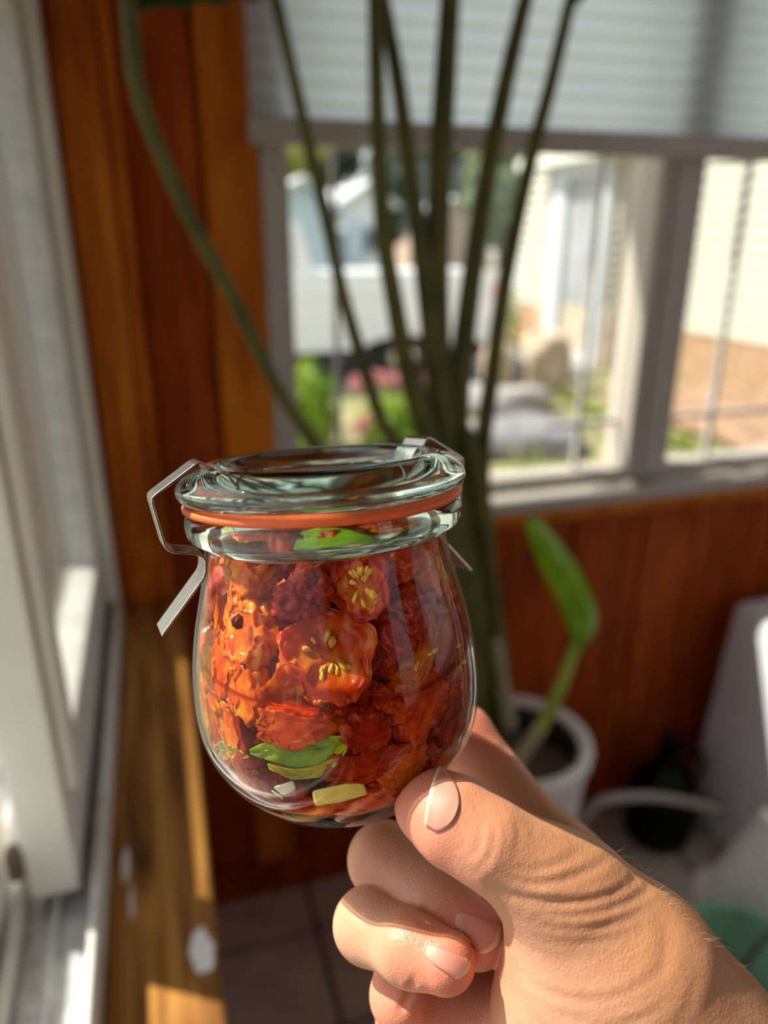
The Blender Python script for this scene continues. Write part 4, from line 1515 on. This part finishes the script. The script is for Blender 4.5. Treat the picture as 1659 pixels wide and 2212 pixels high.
T(825, 1525, 110, 80, 'skin', 'r', 'red tomato between the dark one and the smooth one at right', 25, 0.003, (0, 0), 0, 0.6)
T(600, 1205, 120, 80, 'skin', 'd', 'dark red tomato under the rim at upper left centre', 26, 0.006, (0, 0), 0, 0.7)
T(705, 1225, 120, 100, 'skin', 'd', 'very dark tomato behind the top leaf', 27, 0.008, (0, 0), 0, 0.7)
T(850, 1215, 120, 90, 'skin', 'r', 'red tomato under the rim right of the seeded dark half', 28, 0.005, (0, 0), 0, 0.7)
T(470, 1325, 62, 70, 'cut', 'o', 'small pale torn tomato scrap at the left glass wall', 29, 0.001, (0, 30), 20, 0.4)
T(440, 1520, 60, 120, 'skin', 'o', 'narrow orange tomato at the left wall below the oil line', 30, 0.001, (0, 0), 0, 0.6)
T(620, 1400, 130, 130, 'skin', 'd', 'dark tomato between the scarred one and the central half', 31, 0.008, (0, 0), 0, 0.7)
T(790, 1712, 150, 70, 'skin', 'r', 'red tomato behind the garlic wedge', 32, 0.004, (0, 0), 0, 0.6)
T(600, 1690, 130, 90, 'skin', 'd', 'dark tomato behind the pale garlic slice', 33, 0.006, (0, 0), 0, 0.6)
T(880, 1320, 130, 120, 'skin', 'd', 'dark red tomato above the seeded one at right', 34, 0.004, (0, 0), 0, 0.7)
T(1000, 1480, 50, 110, 'skin', 'r', 'slim red tomato pressed to the right glass wall', 35, 0.001, (0, 0), 0, 0.6)
T(560, 1430, 120, 110, 'skin', 'd', 'dark red tomato hidden behind the ruffled orange one', 36, 0.009, (0, 0), 0, 0.7)
T(900, 1610, 110, 100, 'skin', 'd', 'dark tomato below the smooth one at right', 37, 0.006, (0, 0), 0, 0.7)
T(690, 1330, 130, 120, 'skin', 'd', 'dark tomato above and behind the central half', 38, 0.010, (0, 0), 0, 0.7)
# deeper layer, glimpsed through the gaps
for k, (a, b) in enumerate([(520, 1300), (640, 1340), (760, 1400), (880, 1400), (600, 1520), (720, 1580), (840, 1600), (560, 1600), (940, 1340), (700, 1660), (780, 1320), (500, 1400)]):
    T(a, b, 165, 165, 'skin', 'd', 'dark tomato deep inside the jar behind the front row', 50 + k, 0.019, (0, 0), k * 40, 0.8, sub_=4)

# tomatoes against the sides and back of the glass
k = 0
for s_, rr_ in ((0.021, 0.0085), (0.034, 0.0100), (0.047, 0.0105), (0.0590, 0.0095), (0.0680, 0.0080)):
    for ang in range(-26, 215, 33):
        a = math.radians(ang + (16 if k % 2 else 0))
        if s_ < 0.03 and not 10 < ang < 150:
            continue
        lim_ = r_in(s_) - rr_ * 0.36
        place(np.array([lim_ * math.cos(a), lim_ * math.sin(a), -s_]), rr_, rr_, rr_ * 0.85, 'skin', 'orrod'[k % 5], 'wrinkled tomato pressed to the far side of the jar wall', 200 + k, (0, 0), k * 31, sub_=4)
        k += 1
for ang in (200, 235, 270, 305, 340):
    a = math.radians(ang)
    place(np.array([0.017 * math.cos(a), 0.017 * math.sin(a), -0.0672]), 0.0085, 0.0075, 0.006, 'skin', 'rod'[ang % 3], 'wrinkled tomato at the very bottom of the jar under the garlic', 300 + ang, (0, 0), ang, sub_=4)

# ------------------------------------------------------------------ basil leaves and garlic in the jar
M_basil = leaf_mat('basil_leaf', (0.20, 0.38, 0.01), (0.46, 0.62, 0.03), trans=0.4, rough=0.3, scale=160)
M_basil_y = leaf_mat('basil_leaf_yellow', (0.55, 0.52, 0.02), (0.80, 0.72, 0.04), trans=0.4, rough=0.35, scale=160)
M_garlic = plain('garlic', (0.80, 0.66, 0.20), 0.3, noise_amt=0.15, scale=200, Subsurface_Weight=0.3, Subsurface_Scale=0.003)
M_garlic_p = plain('garlic_pale', (0.84, 0.78, 0.46), 0.3, noise_amt=0.12, scale=200, Subsurface_Weight=0.3, Subsurface_Scale=0.003)


def in_jar(px, py, depth):
    h, d = front_hit(px, py)
    if h is None:
        h, d = front_hit(px, py - 25)
    return jar_w(h + d * depth)


def jar_leaf(outline_top, outline_bot, depth, mat, label, name='basil_leaf', puff=0.0012):
    """leaf between an upper and a lower edge (pixel lists of equal length), with midrib and side veins"""
    n = 34
    tp = smooth_curve([np.array(p, float) for p in outline_top], n)
    bt = smooth_curve([np.array(p, float) for p in outline_bot], n)
    cols = 11
    vs_, fs_ = [], []
    for i in range(n):
        for k in range(cols):
            u = k / (cols - 1)
            q = tp[i] * (1 - u) + bt[i] * u
            rib = -abs(u - 0.5) * 0.0016 + 0.0003 * math.sin(i * 0.9 + abs(u - 0.5) * 9)
            dd = depth + rib + puff * math.sin(i / n * 3.0)
            vs_.append(in_jar(q[0], q[1], max(dd, 0.0006)))
    for i in range(n - 1):
        for k in range(cols - 1):
            a = i * cols + k
            fs_.append((a, a + cols, a + cols + 1, a + 1))
    me = mesh(name, vs_, fs_)
    o = link(name, me, mat, None, True)
    md = o.modifiers.new('s', 'SOLIDIFY')
    md.thickness = 0.00025
    # midrib
    mid = [np.array(vs_[i * cols + cols // 2]) for i in range(n)]
    tw = [CAM - p for p in mid]
    mid = [p + w / np.linalg.norm(w) * 0.00025 for p, w in zip(mid, tw)]
    tag(o, label, 'leaf')
    v, f = tube(mid, [0.00028] * n, 6)
    link('midrib', mesh('midrib', v, f), mat, o, True)
    return o


jar_leaf([(540, 1618), (590, 1596), (650, 1586), (710, 1588), (760, 1590)], [(542, 1628), (590, 1646), (650, 1660), (715, 1640), (760, 1596)], 0.0014, M_basil, 'bright green basil leaf lying across the lower part of the jar')
jar_leaf([(578, 1648), (630, 1660), (680, 1654), (722, 1634), (752, 1602)], [(582, 1660), (630, 1682), (688, 1678), (730, 1652), (756, 1606)], 0.0009, M_basil_y, 'yellow-green curled under side of the basil leaf')
jar_leaf([(464, 1612), (480, 1600), (505, 1612), (538, 1632)], [(466, 1620), (480, 1640), (505, 1640), (540, 1637)], 0.0014, M_basil_y, 'crumpled yellow-green leaf end at the lower left')
jar_leaf([(600, 1148), (650, 1146), (700, 1144), (760, 1140), (830, 1128)], [(604, 1152), (650, 1186), (700, 1196), (760, 1178), (832, 1132)], 0.0016, M_basil, 'green basil leaf at the top of the jar just under the rim')


def garlic(quad, depth, th, mat, label):
    """wedge of garlic from four pixel corners, with real thickness"""
    bm = bmesh.new()
    fr_ = [in_jar(a, b, depth) for a, b in quad]
    view = [(p - CAM) / np.linalg.norm(p - CAM) for p in fr_]
    bk = [p + w * th for p, w in zip(fr_, view)]
    A = [bm.verts.new(p) for p in fr_]
    B = [bm.verts.new(p) for p in bk]
    n = len(A)
    bm.faces.new(A)
    bm.faces.new(list(reversed(B)))
    for i in range(n):
        bm.faces.new((A[(i + 1) % n], A[i], B[i], B[(i + 1) % n]))
    bmesh.ops.bevel(bm, geom=bm.edges[:], offset=0.0007, segments=3, affect='EDGES', profile=0.5)
    o = from_bm('garlic_piece', bm, mat, None, True)
    return tag(o, label, 'garlic')


garlic([(673, 1708), (782, 1684), (797, 1716), (740, 1732), (680, 1742)], 0.0012, 0.004, M_garlic, 'yellow garlic wedge near the bottom of the jar')
garlic([(552, 1722), (585, 1704), (612, 1722), (618, 1744), (575, 1746)], 0.0010, 0.003, M_garlic_p, 'pale garlic slice at the lower left of the jar bottom')
garlic([(588, 1700), (636, 1684), (640, 1706), (612, 1720)], 0.0012, 0.003, plain('garlic_grey', (0.62, 0.62, 0.58), 0.3, noise_amt=0.1), 'greyish white garlic sliver beside the pale slice')
garlic([(742, 1672), (800, 1670), (806, 1678), (745, 1682)], 0.001, 0.003, M_garlic, 'thin yellow garlic strip above the wedge')
garlic([(782, 1752), (818, 1740), (826, 1752), (790, 1762)], 0.001, 0.003, M_garlic_p, 'small pale garlic bit at the bottom right of the wedge')

# ------------------------------------------------------------------ the hand: one continuous surface from blended round cones
def PW(x, y, d):
    return P(x, y, d)


def rcone(X, a, b, ra, rb):
    """signed distance to a tapered capsule (blend of radii along the segment)"""
    ab = b - a
    t = ((X - a) @ ab) / (ab @ ab)
    t = np.clip(t, 0, 1)
    d = X - a - t[:, None] * ab
    return np.sqrt((d * d).sum(1)) - (ra + (rb - ra) * t)


def smin(a, b, k):
    h = np.clip(0.5 + 0.5 * (b - a) / k, 0, 1)
    return b + (a - b) * h - k * h * (1 - h)


MM = 0.001
J = {k: PW(*v) for k, v in {
    # thumb
    't0': (934, 1742, 0.1620), 't1': (985, 1775, 0.1585), 'ti': (1058, 1822, 0.1555), 'tm': (1145, 1878, 0.1560), 'tk': (1232, 1948, 0.1590),
    'tc': (1372, 2098, 0.1590), 'th': (1265, 2090, 0.1615), 'th2': (1225, 2190, 0.1665), 'th3': (1330, 2250, 0.162),
    # wrist, forearm
    'w': (1492, 2305, 0.1610), 'w2': (1390, 2420, 0.1760), 'f': (1800, 2640, 0.1450), 'f2': (1690, 2760, 0.1600), 'wb': (1420, 2080, 0.186),
    # finger joints
    'i0': (1215, 1880, 0.2150), 'i1': (1000, 1590, 0.2350), 'i2': (840, 1560, 0.2400), 'i3': (740, 1575, 0.2350),
    'm0': (1120, 1980, 0.2150), 'm1': (832, 1858, 0.1930), 'm2': (945, 1955, 0.1790), 'm3': (1030, 2022, 0.1720),
    'r0': (1010, 2090, 0.2050), 'r1': (800, 1998, 0.1810), 'r2': (888, 2048, 0.1680), 'r3': (962, 2078, 0.1625),
    'p0': (930, 2200, 0.1960), 'p1': (872, 2150, 0.1820), 'p2': (925, 2140, 0.1860), 'p3': (985, 2150, 0.1880),
    'hy': (965, 2300, 0.1830), 'pc': (1085, 2250, 0.1800),
}.items()}


def hand_sdf(X):
    c = lambda a, b, ra, rb: rcone(X, J[a], J[b], ra * MM, rb * MM)
    # forearm, wrist and palm
    d = c('w', 'f', 18.5, 19)
    d = smin(d, c('w2', 'f2', 20, 23), 12 * MM)
    d = smin(d, c('w', 'tc', 18.5, 14), 8 * MM)
    d = smin(d, c('w', 'wb', 17, 13), 12 * MM)
    d = smin(d, c('wb', 'i0', 13, 11), 10 * MM)
    d = smin(d, c('w2', 'm0', 18, 11), 10 * MM)
    d = smin(d, c('w2', 'r0', 18, 11), 10 * MM)
    d = smin(d, c('w2', 'p0', 18, 11), 10 * MM)
    d = smin(d, c('w2', 'hy', 18, 14), 10 * MM)
    d = smin(d, c('i0', 'm0', 11, 11), 8 * MM)
    d = smin(d, c('m0', 'r0', 11, 11), 8 * MM)
    d = smin(d, c('r0', 'p0', 11, 10), 8 * MM)
    d = smin(d, c('hy', 'p0', 14, 11), 8 * MM)
    d = smin(d, c('pc', 'hy', 12, 13), 8 * MM)
    palm = d
    # thumb with its ball
    t = c('t0', 't1', 8.3, 9.2)
    t = smin(t, c('t1', 'ti', 9.0, 8.8), 3 * MM)
    t = smin(t, c('ti', 'tm', 8.8, 9.2), 3 * MM)
    t = smin(t, c('tm', 'tk', 9.2, 10.8), 5 * MM)
    t = smin(t, c('tk', 'tc', 10.8, 14.3), 10 * MM)
    t = smin(t, c('tc', 'w', 14.3, 18.5), 11 * MM)
    t = smin(t, c('tk', 'th', 10.5, 15.5), 9 * MM)
    t = smin(t, c('th', 'th2', 15.5, 15.0), 9 * MM)
    t = smin(t, c('th2', 'th3', 14.5, 16), 9 * MM)
    t = smin(t, c('th3', 'w', 16, 18.5), 9 * MM)
    far = np.clip((np.linalg.norm(X - J['tc'], axis=1) - 0.020) / 0.03, 0, 1)
    d = smin(palm, t, (11 - 9.5 * far) * MM)

    def finger(names, rads, root, krange=0.016):
        q = None
        for i in range(3):
            s = rcone(X, J[names[i]], J[names[i + 1]], rads[i] * MM, rads[i + 1] * MM)
            q = s if q is None else smin(q, s, 3.5 * MM)
        far = np.clip((np.linalg.norm(X - J[root], axis=1) - krange) / 0.015, 0, 1)
        return q, (8 - 7.2 * far) * MM
    for names, rads in ((('i0', 'i1', 'i2', 'i3'), (10.5, 9.2, 8.4, 7.4)), (('m0', 'm1', 'm2', 'm3'), (10.3, 9.0, 8.2, 7.2)),
                        (('r0', 'r1', 'r2', 'r3'), (9.8, 8.3, 7.4, 6.6)), (('p0', 'p1', 'p2', 'p3'), (9.0, 7.6, 6.6, 5.8))):
        q, k = finger(names, rads, names[0])
        d = smin(d, q, k)
    # flesh gives way to the glass
    L = X - J0
    s = -(L @ AX)
    rr = np.sqrt(np.maximum((L * L).sum(1) - s * s, 0))
    inside = np.maximum(np.maximum(rr - np.interp(s, bs, br), s - 0.0772) * 0.8, -s - 0.012) - 0.0003
    return -smin(-d, inside, 0.8 * MM)


def surface_nets(sdf, lo, hi, h):
    n = np.ceil((hi - lo) / h).astype(int) + 1
    xs = [lo[i] + h * np.arange(n[i]) for i in range(3)]
    F = np.empty(tuple(n), np.float32)
    # coarse pass decides which points need full evaluation
    st = 5
    cs = [np.arange(0, n[i] + st, st) for i in range(3)]
    g = np.stack(np.meshgrid(*[lo[i] + h * (cs[i] + st / 2 - 0.5) for i in range(3)], indexing='ij'), -1)
    Fc = sdf(g.reshape(-1, 3)).reshape(g.shape[:3])
    big = Fc
    for k in range(3):
        big = np.repeat(big, st, axis=k)
    F[:] = big[:n[0], :n[1], :n[2]]
    near = np.argwhere(np.abs(F) < h * st * 1.6)
    for i in range(0, len(near), 200000):
        q = near[i:i + 200000]
        F[tuple(q.T)] = sdf(lo + h * q)
    S = F < 0
    m = n - 1
    acc = np.zeros((*m, 3), np.float32)
    cnt = np.zeros(tuple(m), np.float32)
    sl = lambda o: tuple(slice(o[k], o[k] + m[k]) for k in range(3))
    for ax in range(3):
        for u in (0, 1):
            for w in (0, 1):
                o0 = [0, 0, 0]
                oth = [k for k in range(3) if k != ax]
                o0[oth[0]], o0[oth[1]] = u, w
                o1 = list(o0)
                o1[ax] = 1
                f0, f1 = F[sl(o0)], F[sl(o1)]
                cr = S[sl(o0)] != S[sl(o1)]
                with np.errstate(divide='ignore', invalid='ignore'):
                    t = np.where(cr, f0 / (f0 - f1), 0)
                cnt += cr
                for k in range(3):
                    acc[..., k] += np.where(cr, (t if k == ax else o0[k]), 0)
    act = cnt > 0
    idx = -np.ones(tuple(m), np.int64)
    idx[act] = np.arange(act.sum())
    cell = np.argwhere(act)
    V = lo + h * (cell + acc[act] / cnt[act][:, None])
    Q = []
    for ax in range(3):
        b, c = (ax + 1) % 3, (ax + 2) % 3
        s0 = [slice(None)] * 3
        s1 = [slice(None)] * 3
        s0[ax], s1[ax] = slice(0, n[ax] - 1), slice(1, n[ax])
        A, B = S[tuple(s0)], S[tuple(s1)]
        cr = np.argwhere(A != B)
        ok = (cr[:, b] > 0) & (cr[:, c] > 0) & (cr[:, b] < m[b]) & (cr[:, c] < m[c])
        cr = cr[ok]
        ins = A[tuple(cr.T)]
        e = np.zeros(3, int)
        eb, ec = e.copy(), e.copy()
        eb[b], ec[c] = 1, 1
        q = np.stack([idx[tuple((cr - eb - ec).T)], idx[tuple((cr - ec).T)], idx[tuple(cr.T)], idx[tuple((cr - eb).T)]], 1)
        q[~ins] = q[~ins][:, ::-1]
        Q.append(q)
    return V, np.concatenate(Q)


allj = np.array(list(J.values()))
lo = allj.min(0) - 0.026
hi = np.maximum(allj.max(0) + 0.026, lo)
V, Q = surface_nets(hand_sdf, lo, hi, 0.0007)


def grad(X, e=0.0002):
    g = np.stack([hand_sdf(X + np.eye(3)[k] * e) - hand_sdf(X - np.eye(3)[k] * e) for k in range(3)], 1)
    return g / (np.linalg.norm(g, axis=1)[:, None] + 1e-12)


for _ in range(2):
    V = V - np.clip(hand_sdf(V), -0.0005, 0.0005)[:, None] * grad(V)
N = grad(V)


def to_px(X):
    R = X - CAM
    z = R @ FW
    return np.stack([CX + FPX * (R @ RT) / z, CY - FPX * (R @ UP) / z, z], 1)


# skin folds, laid along lines on the surface that faces the palm side
def seg_dist(p, a, b):
    ab = b - a
    t = np.clip(((p - a) @ ab) / (ab @ ab), 0, 1)
    return np.linalg.norm(p - a - t[:, None] * ab, axis=1)


FOLDS = [  # pixel polyline, depth mm, half width px
    ([(1020, 1880), (1090, 1925), (1180, 1950), (1270, 1948), (1340, 1925), (1395, 1880)], 0.85, 10),
    ([(1060, 1925), (1150, 1966), (1240, 1978), (1320, 1962), (1380, 1935), (1420, 1900)], 0.70, 10),
    ([(1090, 1965), (1180, 2000), (1270, 2006), (1350, 1985), (1410, 1950)], 0.50, 10),
    ([(1130, 2010), (1210, 2034), (1300, 2030), (1380, 2000)], 0.30, 11),
    ([(1060, 1890), (1140, 1908), (1220, 1900), (1290, 1870), (1340, 1835)], 0.40, 9),
    ([(1090, 1880), (1160, 1880), (1220, 1860), (1270, 1830)], 0.28, 9),
    ([(1045, 1742), (1070, 1790), (1060, 1845), (1025, 1890)], 0.35, 8),
    ([(1072, 1742), (1094, 1795), (1085, 1855)], 0.25, 8),
    ([(1100, 1752), (1120, 1800), (1112, 1850)], 0.20, 8),
    ([(1020, 1722), (1042, 1770), (1036, 1830), (1005, 1868)], 0.20, 8),
    ([(1095, 2080), (1170, 2140), (1260, 2165), (1350, 2150), (1430, 2095)], 0.45, 11),
    ([(1130, 2150), (1220, 2190), (1320, 2186), (1410, 2150)], 0.40, 11),
    ([(1170, 2195), (1270, 2215), (1370, 2205), (1440, 2170)], 0.35, 10),
    ([(1435, 1975), (1440, 2050), (1415, 2130)], 0.35, 16),
    ([(1510, 2100), (1490, 2170), (1455, 2230)], 0.25, 12),
    ([(895, 2112), (882, 2150), (860, 2190)], 1.1, 8),
    ([(905, 1985), (925, 1950), (935, 1915)], 0.25, 9),
    ([(1120, 1560), (1098, 1610), (1080, 1660)], 0.45, 13),
    ([(1150, 1590), (1130, 1640), (1110, 1690)], 0.30, 12),
]
pp = to_px(V)
front = (N * (CAM - V)).sum(1) / np.linalg.norm(CAM - V, axis=1)
disp = np.zeros(len(V))
nearest = {}
for pts, dep, wd in FOLDS:
    c = smooth_curve([np.array(p, float) for p in pts], 14)
    dd = np.full(len(V), 1e9)
    tt = np.zeros(len(V))
    for i in range(13):
        s = seg_dist(pp[:, :2], c[i], c[i + 1])
        w = s < dd
        dd[w] = s[w]
        tt[w] = (i + 0.5) / 13
    taper = np.sin(np.clip(tt, 0.04, 0.96) * math.pi) ** 0.8
    disp -= 0.52 * dep * MM * taper * np.exp(-(dd / (1.25 * wd)) ** 2) * np.clip(front * 2.5, 0, 1)
    disp += 0.20 * dep * MM * taper * np.exp(-((dd - 2.0 * wd) / (1.2 * wd)) ** 2) * np.clip(front * 2.5, 0, 1)
V = V + N * disp[:, None]

me = bpy.data.meshes.new('skin')
me.vertices.add(len(V))
me.vertices.foreach_set('co', V.astype(np.float32).ravel())
me.loops.add(Q.size)
me.loops.foreach_set('vertex_index', Q.astype(np.int32).ravel())
me.polygons.add(len(Q))
me.polygons.foreach_set('loop_start', np.arange(0, Q.size, 4, dtype=np.int32))
me.update(calc_edges=True)
me.validate()
me.polygons.foreach_set('use_smooth', [True] * len(me.polygons))
# blush: fingertips and knuckles are redder
red = np.zeros(len(V))
for nm, r in (('t0', 0.013), ('m3', 0.010), ('r3', 0.010), ('i1', 0.016), ('m1', 0.008), ('p1', 0.010)):
    red = np.maximum(red, np.exp(-(np.linalg.norm(V - J[nm], axis=1) / r) ** 2 * 0.9))
red = np.maximum(red, 0.5 * np.exp(-(np.linalg.norm(V - J['pc'], axis=1) / 0.022) ** 2))
# back of the wrist and thumb base are more tanned than the palm
tan = np.clip(((V - J['th']) @ (RT * 0.72 + UP * 0.69)) / 0.032, 0, 1)
ta_ = me.attributes.new('tan', 'FLOAT', 'POINT')
ta_.data.foreach_set('value', (tan * (1 - red)).astype(np.float32))
at = me.attributes.new('blush', 'FLOAT', 'POINT')
at.data.foreach_set('value', red.astype(np.float32))

m, nt, out = new_mat('skin')
pr = nd(nt, 'ShaderNodeBsdfPrincipled')
pr.inputs['Roughness'].default_value = 0.42
pr.inputs['Subsurface Weight'].default_value = 0.22
pr.inputs['Subsurface Radius'].default_value = (1.0, 0.35, 0.16)
pr.inputs['Subsurface Scale'].default_value = 0.0025
pr.inputs['Specular IOR Level'].default_value = 0.35
tc = nd(nt, 'ShaderNodeTexCoord')
nz = nd(nt, 'ShaderNodeTexNoise')
nz.inputs['Scale'].default_value = 70
nz.inputs['Detail'].default_value = 5
nt.links.new(tc.outputs['Object'], nz.inputs['Vector'])
c0 = ramp(nt, nz.outputs['Fac'], [(0.3, (0.53, 0.245, 0.135)), (0.7, (0.62, 0.315, 0.19))])
ab = nd(nt, 'ShaderNodeAttribute')
ab.attribute_name = 'blush'
mx = nd(nt, 'ShaderNodeMix', data_type='RGBA')
nt.links.new(ab.outputs['Fac'], mx.inputs['Factor'])
nt.links.new(c0, mx.inputs['A'])
mx.inputs['B'].default_value = (0.70, 0.19, 0.115, 1)
tn = nd(nt, 'ShaderNodeAttribute')
tn.attribute_name = 'tan'
mt = nd(nt, 'ShaderNodeMix', data_type='RGBA')
nt.links.new(tn.outputs['Fac'], mt.inputs['Factor'])
nt.links.new(mx.outputs['Result'], mt.inputs['A'])
mt.inputs['B'].default_value = (0.52, 0.225, 0.085, 1)
nt.links.new(mt.outputs['Result'], pr.inputs['Base Color'])
vo = nd(nt, 'ShaderNodeTexVoronoi')
vo.feature = 'DISTANCE_TO_EDGE'
vo.inputs['Scale'].default_value = 1500
mp = nd(nt, 'ShaderNodeMapping')
mp.inputs['Rotation'].default_value = (0.3, 0.5, 0.6)
mp.inputs['Scale'].default_value = (1, 0.45, 1)
nt.links.new(tc.outputs['Object'], mp.inputs['Vector'])
nt.links.new(mp.outputs[0], vo.inputs['Vector'])
n3 = nd(nt, 'ShaderNodeTexNoise')
n3.inputs['Scale'].default_value = 500
n3.inputs['Detail'].default_value = 4
nt.links.new(tc.outputs['Object'], n3.inputs['Vector'])
mth = nd(nt, 'ShaderNodeMath', operation='ADD')
nt.links.new(vo.outputs['Distance'], mth.inputs[0])
nt.links.new(n3.outputs['Fac'], mth.inputs[1])
bump(nt, mth.outputs[0], 0.45, 0.00028, pr)
nt.links.new(pr.outputs[0], out.inputs[0])
M_skin = m
hand = link('person', me, M_skin)
tag(hand, 'bare right hand and wrist holding the jar from below between thumb and fingers', 'person')

# nails, laid on the skin surface
m, nt, out = new_mat('nail')
pr = nd(nt, 'ShaderNodeBsdfPrincipled')
pr.inputs['Roughness'].default_value = 0.5
pr.inputs['Specular IOR Level'].default_value = 0.3
pr.inputs['Subsurface Weight'].default_value = 0.3
pr.inputs['Subsurface Radius'].default_value = (1.0, 0.35, 0.25)
pr.inputs['Subsurface Scale'].default_value = 0.003
ab = nd(nt, 'ShaderNodeAttribute')
ab.attribute_name = 'along'
nt.links.new(ramp(nt, ab.outputs['Fac'], [(0.0, (0.66, 0.36, 0.27)), (0.25, (0.62, 0.25, 0.18)), (0.88, (0.62, 0.23, 0.16)), (0.95, (0.70, 0.50, 0.34)), (1.0, (0.76, 0.62, 0.44))]), pr.inputs['Base Color'])
nt.links.new(pr.outputs[0], out.inputs[0])
M_nail = m


def march(px, py, d0):
    r = ray(px, py)
    L = np.linalg.norm(r)
    t = d0
    for _ in range(60):
        s = float(hand_sdf((CAM + r * t)[None])[0])
        t += s / L * 0.8
        if abs(s) < 2e-5:
            break
    return (CAM + r * t) if abs(s) < 2e-4 else None


def nail(root_a, root_b, tip_a, tip_b, bulge_tip, bulge_root, d0, name):
    """corners in pixels: root edge a-b, free edge a-b; both edges bow outward"""
    nu, nv = 15, 13
    ra, rb, ta, tb = (np.array(p, float) for p in (root_a, root_b, tip_a, tip_b))
    ax = (ta + tb) / 2 - (ra + rb) / 2
    L = np.linalg.norm(ax)
    ax = ax / L
    vs_, al = [], []
    for j in range(nv):
        v_ = j / (nv - 1)
        for i in range(nu):
            u = i / (nu - 1)
            a = ra + (ta - ra) * v_
            b = rb + (tb - rb) * v_
            q = a + (b - a) * u
            bow = 1 - (2 * u - 1) ** 2
            q = q + ax * bow * (bulge_tip * v_ - bulge_root * (1 - v_))
            mid = (a + b) / 2
            wv = math.sqrt(max(0.0, 1 - 0.72 * max(0.0, (0.45 - v_) / 0.45) ** 2))
            q = mid + (q - mid) * wv
            ctr = (ra + rb + ta + tb) / 4
            p = march(q[0], q[1], d0)
            while p is None:
                q = ctr + (q - ctr) * 0.95
                p = march(q[0], q[1], d0)
            n = grad(p[None])[0]
            edge = max(0.0, 1 - (2 * u - 1) ** 6)
            vs_.append(p + n * (0.00012 + 0.00042 * edge * (0.35 + 0.65 * v_)))
            al.append(v_)
    fs_ = []
    for j in range(nv - 1):
        for i in range(nu - 1):
            a = j * nu + i
            fs_.append((a, a + 1, a + nu + 1, a + nu))
    me_ = mesh(name, vs_, fs_)
    at_ = me_.attributes.new('along', 'FLOAT', 'POINT')
    at_.data.foreach_set('value', np.array(al, np.float32))
    o = link(name, me_, M_nail, hand, True)
    md = o.modifiers.new('s', 'SOLIDIFY')
    md.thickness = 0.0005
    md.offset = 0
    o['label'] = 'short natural fingernail'
    return o


nail((1001, 1715), (955, 1803), (950, 1652), (921, 1784), 6, 14, 0.12, 'thumb_nail')
nail((992, 1962), (985, 2012), (1078, 2005), (1040, 2058), 14, 8, 0.12, 'middle_finger_nail')
nail((932, 2036), (918, 2070), (1012, 2076), (985, 2112), 7, 6, 0.12, 'ring_finger_nail')

# fine pale hairs along the back of the wrist
rnd = random.Random(4)
vs_, fs_ = [], []
line = smooth_curve([np.array(p, float) for p in [(1350, 1850), (1400, 1900), (1460, 1965), (1550, 2055), (1640, 2125)]], 60)
for _ in range(42):
    q = line[rnd.randrange(60)]
    for off in range(0, 60, 4):
        p = march(q[0] - off * 0.7 - 20 + rnd.uniform(-4, 4), q[1] + off * 0.7 - 20, 0.12)
        if p is not None:
            break
    else:
        continue
    n = grad(p[None])[0]
    d = n * 0.6 + RT * rnd.uniform(0.1, 0.6) + UP * rnd.uniform(-0.5, 0.3)
    d /= np.linalg.norm(d)
    L = rnd.uniform(0.0015, 0.0035)
    v, f = tube([p, p + d * L * 0.5, p + d * L * 0.85 - UP * 0.0003, p + d * L - UP * 0.0007], [0.00003, 0.000026, 0.00002, 0.00001], 4)
    b = len(vs_)
    vs_ += v
    fs_ += [tuple(i + b for i in q_) for q_ in f]
if vs_:
    ho = link('arm_hair', mesh('arm_hair', vs_, fs_), plain('pale_hair', (0.62, 0.48, 0.30), 0.4), hand)
    ho['kind'] = 'stuff'
